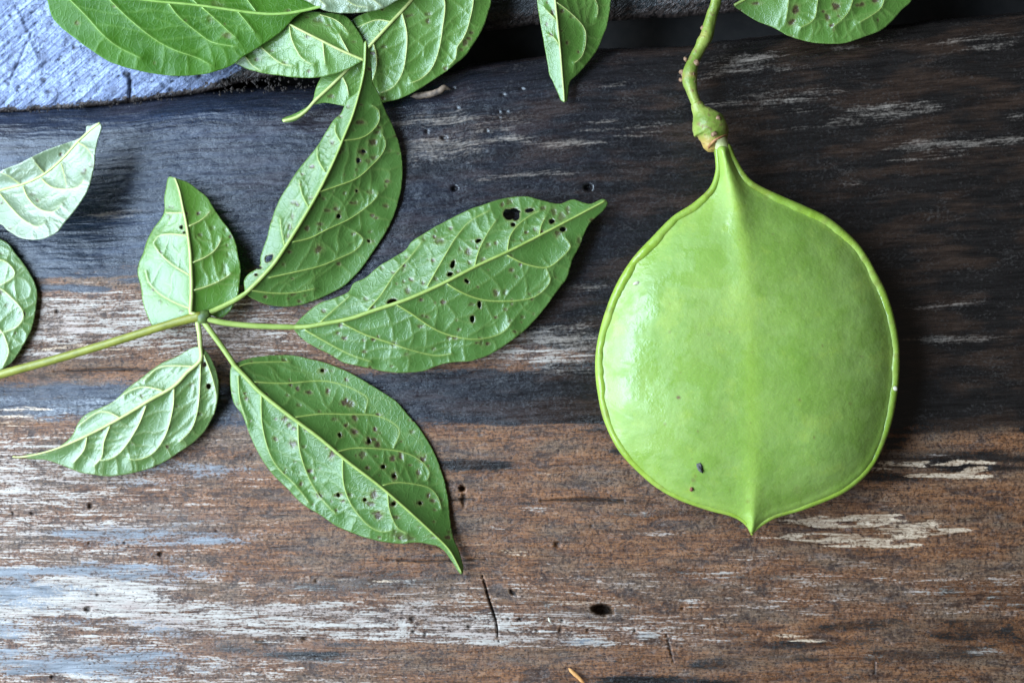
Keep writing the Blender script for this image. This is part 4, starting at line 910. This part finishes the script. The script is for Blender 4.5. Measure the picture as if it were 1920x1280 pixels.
tag(o, 'green leaf with dark spots in the top right, right of the twig', 'leaf', 'loose leaves round the edge')

# ------------------------------------------------------------------ the pod on its twig
def pod_material(name, c1, c2, c3):
    n = NT(name)
    p = n.pos()
    big = n.noise(p, 26.0, 4, .55); med = n.noise(p, 110.0, 4, .6); fine = n.noise(p, 900.0, 3, .6)
    col = n.mix(n.remap(big, .32, .68), c1, c2)
    col = n.mix(n.math('MULTIPLY', n.remap(med, .45, .65), .5), col, c3)
    col = n.mix(n.math('MULTIPLY', n.remap(n.noise(p, 60.0, 6, .7), .52, .66), .45), col, (0.30, 0.39, 0.06))
    col = n.mix(n.math('MULTIPLY', n.remap(n.noise(p, 420.0, 5, .7), .66, .74), .5), col, (0.15, 0.13, 0.03))
    sp = n.voro(p, 560.0, 'F1')
    col = n.mix(n.math('MULTIPLY', n.remap(sp, .22, .06), .38), col, tuple(min(1, c * 1.35) for c in c2))
    rdg = n.attr('ridge'); brw = n.attr('brw')
    col = n.mix(n.math('MULTIPLY', rdg, .5), col, (0.34, 0.46, 0.06))
    col = n.mix(brw, col, (0.14, 0.06, 0.03))
    wet = n.remap(n.noise(p, 62.0, 5, .62, .6), .44, .56)
    r = n.math('ADD', .25, n.math('MULTIPLY', wet, .32))
    n.set(Base_Color=col, Roughness=r, Specular_IOR_Level=.46, Subsurface_Weight=.18, Subsurface_Radius=(.003, .005, .001), Subsurface_Scale=1.0)
    h = n.math('ADD', n.math('MULTIPLY', med, 1.0), n.math('MULTIPLY', fine, .05))
    h = n.math('ADD', h, n.math('MULTIPLY', n.noise(p, 300.0, 3, .6), .16))
    n.set(Normal=n.bump(h, .36, .0016))
    return n.m
M_POD = pod_material('pod_skin', (0.178, 0.290, 0.046), (0.236, 0.340, 0.072), (0.154, 0.258, 0.032))
M_RIM = pod_material('pod_rim', (0.205, 0.305, 0.030), (0.265, 0.360, 0.046), (0.18, 0.275, 0.024))

twig = tag(empty('fruiting_twig', 1340, 640, 0), 'large round flattened green pod hanging from a short knobbly twig', 'fruit')
PODL = [(1339, 272), (1341, 300), (1341, 323), (1330, 352), (1299, 381), (1261, 406), (1224, 443), (1186, 484), (1155, 534), (1133, 590), (1119, 646), (1116, 690), (1121, 740), (1133, 790), (1161, 846), (1205, 893), (1242, 921), (1280, 940), (1330, 957), (1368, 967), (1389, 977), (1402, 990), (1408, 1003)]
PODR = [(1413, 999), (1427, 987), (1455, 971), (1505, 956), (1555, 937), (1592, 918), (1630, 884), (1655, 840), (1674, 784), (1685, 715), (1686, 652), (1677, 596), (1661, 546), (1642, 509), (1624, 477), (1599, 446), (1555, 409), (1511, 387), (1467, 368), (1421, 346), (1399, 327), (1380, 296), (1368, 270)]
def build_pod():
    out = cr(PODL + PODR, True, 5.0)
    h = 2.6
    cen = cr([(1353, 268), (1360, 300), (1372, 345), (1385, 400), (1395, 470), (1403, 580), (1408, 700), (1412, 820), (1413, 900), (1411, 960), (1409, 1003)], False, 8)
    vx, vy, F, bnd = clip_grid(out, [], h)
    d = near_poly(vx, vy, out, True)[0]
    dc, _, _, tc, sc = near_poly(vx, vy, cen)
    ZM = 62.0                                                     # seam height above the wood
    u = np.clip((d - 5) / 266.0, 0, 1)
    dome = 66 * (1 - (1 - u) ** 2.3) ** .74
    dome += 8.0 * (fbm(vx / 120, vy / 120, 71, 2) - .5) * sst(10, 90, d) + 4.2 * (fbm(vx / 46, vy / 46, 72, 2) - .5) * sst(12, 60, d)
    groove = -2.4 * np.exp(-((d - 20) / 6.0) ** 2)
    # stalk-end keel running into the body, faint seam down the middle, keel again at the beak
    kh = np.interp(tc, [0, .06, .14, .24, .4, .7, .86, .95, 1], [14, 15, 9, 3.5, 1.0, -1.0, 1.2, 4.5, 5]); kw = np.interp(tc, [0, .1, .25, .45, .8, 1], [12, 17, 24, 32, 17, 8])
    keel = kh * np.exp(-(dc / kw) ** 2)
    keel += np.interp(tc, [0, .15, .3, .6, .85, 1], [0, 0, 3, 5, 5, 0]) * np.where(sc > 0, np.exp(-(dc / 26) ** 2) - 1, 0) * .35 * np.exp(-(dc / 90) ** 2)
    top = ZM + 2 + dome + groove + keel
    bot = ZM - 2 - np.minimum(62 * (1 - (1 - u) ** 2) ** .7, ZM - 4) 
    # relax the medial crease of the distance field
    n = len(vx)
    E = np.vstack([F[:, [0, 1]], F[:, [1, 2]], F[:, [2, 3]], F[:, [3, 0]]])
    deg = np.bincount(np.concatenate([E[:, 0], E[:, 1]]), minlength=n)
    def relax(a, it):
        b = a.copy()
        for _ in range(it):
            s = np.bincount(E[:, 0], b[E[:, 1]], n) + np.bincount(E[:, 1], b[E[:, 0]], n)
            b = np.where(bnd | (d < 20), b, .35 * b + .65 * s / np.maximum(deg, 1))
        return b
    top = relax(top - keel, 90) + keel; bot = relax(bot, 40)
    top = np.where(bnd, ZM, top); bot = np.where(bnd, ZM, bot)
    # bottom vertices: share the boundary
    idxb = np.where(bnd, np.arange(n), -1); inner = ~bnd
    idxb[inner] = n + np.arange(inner.sum())
    P = np.vstack([w3(vx, vy, top), w3(vx[inner], vy[inner], bot[inner])])
    F2 = idxb[F][:, ::-1]
    ridge = np.exp(-(dc / 15) ** 2) * np.interp(tc, [0, .2, .5, .9, 1], [.8, .7, .5, .5, .8]); ridge = np.maximum(ridge, sst(40, 4, d) * .35)
    brw = np.zeros(n)
    for cx, cy, r, w in [(1272, 745, 3.4, .9), (1247, 795, 3, .35), (1256, 622, 3, .3), (1500, 749, 2.6, .5), (1526, 820, 2, .6), (1542, 648, 2, .6), (1368, 622, 2, .5), (1337, 337, 2, .5), (1300, 900, 4, .4), (1304, 892, 3, .35), (1496, 918, 9, .12), (1409, 1003, 5, .7), (1402, 940, 4, .25)]:
        brw = np.maximum(brw, w * sst(r * 1.3, r * .6, np.hypot(vx - cx, vy - cy)))
    rp = np.random.RandomState(12)
    for i in range(46):
        k_ = rp.randint(n); rr0 = rp.uniform(1.6, 3.0); brw = np.maximum(brw, rp.uniform(.10, .40) * sst(rr0 * 1.3, rr0 * .5, np.hypot((vx - vx[k_]) / rp.uniform(.8, 1.6), vy - vy[k_])))
    at = lambda a: np.concatenate([a, a[inner]])
    body = link('pod', P, np.vstack([F, F2]), M_POD, twig, dict(ridge=at(ridge), brw=at(brw)))
    # raised seam running round the edge
    rl = cr(PODL, False, 4.0); rr_ = cr(PODR[::-1], False, 4.0)
    def rim(poly, side):
        T = np.gradient(poly, axis=0); T /= np.linalg.norm(T, axis=1)[:, None]
        N = np.stack([-T[:, 1], T[:, 0]], -1) * side
        s = np.linspace(0, 1, len(poly))
        r = np.interp(s, [0, .06, .14, .3, .55, .72, .86, .95, 1], [4.5, 6.8, 9.2, 9.6, 9.0, 7.6, 6.4, 5.2, 3.0]) * (1 + .5 * (fbm(s * 34, s * 0 + side, 75, 3) - .5))
        c = poly + N * r[:, None]
        zz = ZM + 1.5 + np.interp(s, [0, .15, .6, .8, 1], [6, 3, 1, -2, -2]) + 1.5 * (fbm(s * 30, s * 0 + 4 + side, 76, 2) - .5)
        return tube('rim', w3(c[:, 0], c[:, 1], zz), r * S, M_RIM, body, 12, 1.0, dict(ridge=0 * s, brw=.25 * sst(.66, .78, fbm(s * 60, s * 0 + 8 + side, 78, 3))))
    rim(rl, -1); rim(rr_, 1)
    return ZM
ZM = build_pod()

def twig_material():
    n = NT('twig_bark')
    p = n.pos(); a = n.noise(p, 130.0, 5, .6); b = n.noise(p, 520.0, 4, .6)
    rp = n.attr('ripe')
    col = n.mix(n.remap(a, .35, .68), (0.140, 0.200, 0.024), (0.285, 0.335, 0.064))
    col = n.mix(n.remap(n.math('ADD', rp, n.math('MULTIPLY', n.math('SUBTRACT', a, .5), .8)), .4, 1.0), col, (0.42, 0.27, 0.07))
    col = n.mix(n.math('MULTIPLY', n.remap(b, .55, .66), .65), col, (0.13, 0.07, 0.035))
    col = n.mix(n.math('MULTIPLY', n.remap(n.noise(p, 260.0, 5, .7), .56, .66), .5), col, (0.20, 0.12, 0.04))
    n.set(Base_Color=col, Roughness=.42, Normal=n.bump(n.math('ADD', a, b), .45, .0006))
    return n.m
M_TWIG = twig_material()
tw = cr([(1362, -120, 0), (1352, -60, 0), (1343, 0, 0), (1336, 25, 0), (1331, 42, 0), (1325, 67, 0), (1310, 95, 0), (1298, 122, 0), (1293, 147, 0), (1299, 176, 0), (1307, 198, 0), (1316, 218, 0)], False, 5)[:, :2]
ts = np.linspace(0, 1, len(tw))
tr_ = np.interp(ts, [0, .3, .44, .52, .57, .64, .72, .77, .82, .87, .93, 1], [10, 10, 9.8, 11.5, 12.6, 10.2, 10.8, 13.6, 13.8, 9.8, 9.2, 11.5])
tz = np.interp(ts, [0, .5, .8, 1], [16, 14, 30, 56])
stem = tube('stem', w3(tw[:, 0], tw[:, 1], tz), tr_ * S, M_TWIG, twig, 16, 1.0, dict(ripe=.3 * fbm(ts * 8, ts * 0, 3, 3) + .55 * np.exp(-((ts - .80) / .035) ** 2) + .4 * np.exp(-((ts - .57) / .03) ** 2)), noise=.30, seed=2)
# swollen receptacle
kn = cr([(1306, 194), (1311, 206), (1318, 217), (1328, 234), (1335, 250), (1334, 266), (1329, 282)], False, 2.2)
ks = np.linspace(0, 1, len(kn))
kr = np.interp(ks, [0, .14, .26, .40, .54, .68, .84, 1], [10.5, 13.5, 22, 30, 32.5, 30, 22, 9])
tube('receptacle', w3(kn[:, 0], kn[:, 1], np.interp(ks, [0, 1], [56, 62])), kr * S, M_TWIG, twig, 20, .92, dict(ripe=.22 + sst(.5, 1.0, ks) * .75), noise=.14, seed=4)
# torn collar lip and the pale neck ring of the pod
M_COL = simple('collar_brown', (0.22, 0.07, 0.03), (0.45, 0.24, 0.08), 400, .6)
lip = cr([(1327, 281, 60), (1331, 273, 78), (1339, 264, 90), (1348, 259, 92), (1357, 255, 84), (1363, 253, 70)], False, 3)
tube('collar', w3(lip[:, 0], lip[:, 1], lip[:, 2]), np.linspace(3.2, 1.6, len(lip)) * S, M_COL, twig, 7, 1, noise=.6)
M_NECK = simple('neck_pale', (0.42, 0.45, 0.16), (0.55, 0.55, 0.26), 300, .45)
nk = cr([(1342, 254), (1347, 264), (1353, 276), (1358, 290)], False, 3); ns = np.linspace(0, 1, len(nk))
tube('neck', w3(nk[:, 0], nk[:, 1], 66 + 0 * ns), np.interp(ns, [0, .5, 1], [16, 15, 11]) * S, M_NECK, twig, 14, 1)
M_SCAR = simple('bud_scar', (0.13, 0.055, 0.03), (0.34, 0.21, 0.11), 700, .7)
for i, (x, y, z, a, b, c) in enumerate([(1319, 54, 18, 6.5, 5.5, 6), (1305, 118, 36, 6, 7, 4), (1285, 112, 27, 4, 5, 5), (1279, 135, 27, 5, 7, 6), (1278, 150, 28, 4.5, 6, 6), (1282, 142, 33, 4, 5, 4), (1300, 139, 41, 3, 3.5, 3), (1301, 154, 43, 2.5, 4, 3), (1338, 251, 92, 6, 5, 4), (1346, 222, 82, 6, 6, 5)]):
    lump('bud_scar', x, y, z - 1, a * .95, b * .95, c * .75, M_SCAR, 20 + i, .5, .4 * i, parent=stem)

# ------------------------------------------------------------------ crumbs and splinters
def podtop(x, y):
    dg = bpy.context.evaluated_depsgraph_get()
    ob = bpy.data.objects['pod']
    p = w3(x, y, 100)
    o3 = Vector((0, 0, H)); dr = (Vector(p.tolist()) - o3).normalized()
    hit, loc, nor, _ = ob.ray_cast(o3, dr)
    return loc.z / S if hit else 100.0
bpy.context.view_layer.update()
M_GREY = simple('grey_crumb', (0.05, 0.05, 0.045), (0.14, 0.13, 0.12), 900, .8)
M_RED = simple('red_grain', (0.12, 0.035, 0.02), (0.26, 0.09, 0.05), 900, .7)
M_SEED = simple('seed_husk', (0.45, 0.40, 0.28), (0.62, 0.56, 0.42), 900, .6)
M_CHIP = simple('fresh_splinter', (0.45, 0.18, 0.05), (0.62, 0.30, 0.09), 600, .6)
tag(lump('crumb', 1312, 876, podtop(1312, 876) + 2, 3.6, 9, 3, M_GREY, 31, 1.5, .4), 'ragged grey crumb on the lower left of the pod', 'crumb')
tag(lump('crumb', 1297, 917, podtop(1297, 917) + 2, 4.2, 4.2, 3.5, M_RED, 32, .5), 'tiny reddish grain near the bottom left of the pod', 'crumb')
tag(lump('seed_husk', 1193, 531, podtop(1193, 531) + 1.5, 7, 3.4, 2.5, M_SEED, 33, .3, .35), 'tiny pale husk near the left edge of the pod', 'husk')
tag(lump('seed_husk', 1679, 728, ZM + 12, 5, 5.5, 3, M_SEED, 34, .3, .6), 'tiny pale husk stuck on the right rim of the pod', 'husk')

def sliver(name, pts, r, mat, label, cat, flat=.5):
    p = cr([q[:2] for q in pts], False, 3); z = np.interp(np.linspace(0, 1, len(p)), np.linspace(0, 1, len(pts)), [q[2] for q in pts])
    t = np.linspace(0, 1, len(p))
    rad = r * np.clip(np.minimum(t, 1 - t) * 6, .25, 1)
    return tag(tube(name, w3(p[:, 0], p[:, 1], z), rad * S, mat, None, 7, flat, noise=.5), label, cat)
sliver('wood_splinter', [(1066, 1252, 2), (1080, 1265, 3), (1096, 1280, 3)], 3.6, M_CHIP, 'orange brown splinter at the bottom edge of the plank', 'splinter')
sliver('wood_splinter', [(1028, 1157, 1), (1030, 1162, 1), (1033, 1167, 1)], 2.6, M_SEED, 'tiny cream splinter beside the long crack', 'splinter')
M_BARK = simple('bark_curl', (0.035, 0.022, 0.015), (0.22, 0.15, 0.10), 300, .7)
sliver('bark_sliver', [(770, 181, -34), (800, 178, -32), (822, 172, -27), (833, 165, -24), (845, 168, -30)], 6.5, M_BARK, 'curled sliver of dark bark beside the large bright leaf', 'bark', .7)

# crumbs wedged along the seam of the two planks: too many and too small to tell apart
def crumbs():
    rs = np.random.RandomState(21); VV = []; FF = []; off = 0
    for i in range(190):
        if i < 110: x = rs.uniform(-40, 600)
        else: x = rs.uniform(410, 590)
        y = edge_y(x) + (rs.normal(-3, 3.5) if i < 110 else rs.uniform(-26, 2))
        r = rs.uniform(.8, 2.8) if i < 110 else rs.uniform(1.5, 5)
        b = np.array([(1, 0, 0), (-1, 0, 0), (0, 1, 0), (0, -1, 0), (0, 0, 1), (0, 0, -1)], float) * rs.uniform(.6, 1.4, (6, 1)) * r * S
        VV.append(b + w3(x, y, rs.uniform(-58, -46)))
        FF += [tuple(off + k for k in f) for f in ((0, 2, 4), (2, 1, 4), (1, 3, 4), (3, 0, 4), (2, 0, 5), (1, 2, 5), (3, 1, 5), (0, 3, 5))]; off += 6
    m = simple('dirt', (0.010, 0.007, 0.006), (0.05, 0.036, 0.028), 500, .9)
    tag(link('dirt_crumbs', np.vstack(VV), FF, m, smooth=False), 'dark dirt crumbs along the seam between the two planks', 'dirt', kind='stuff')
crumbs()
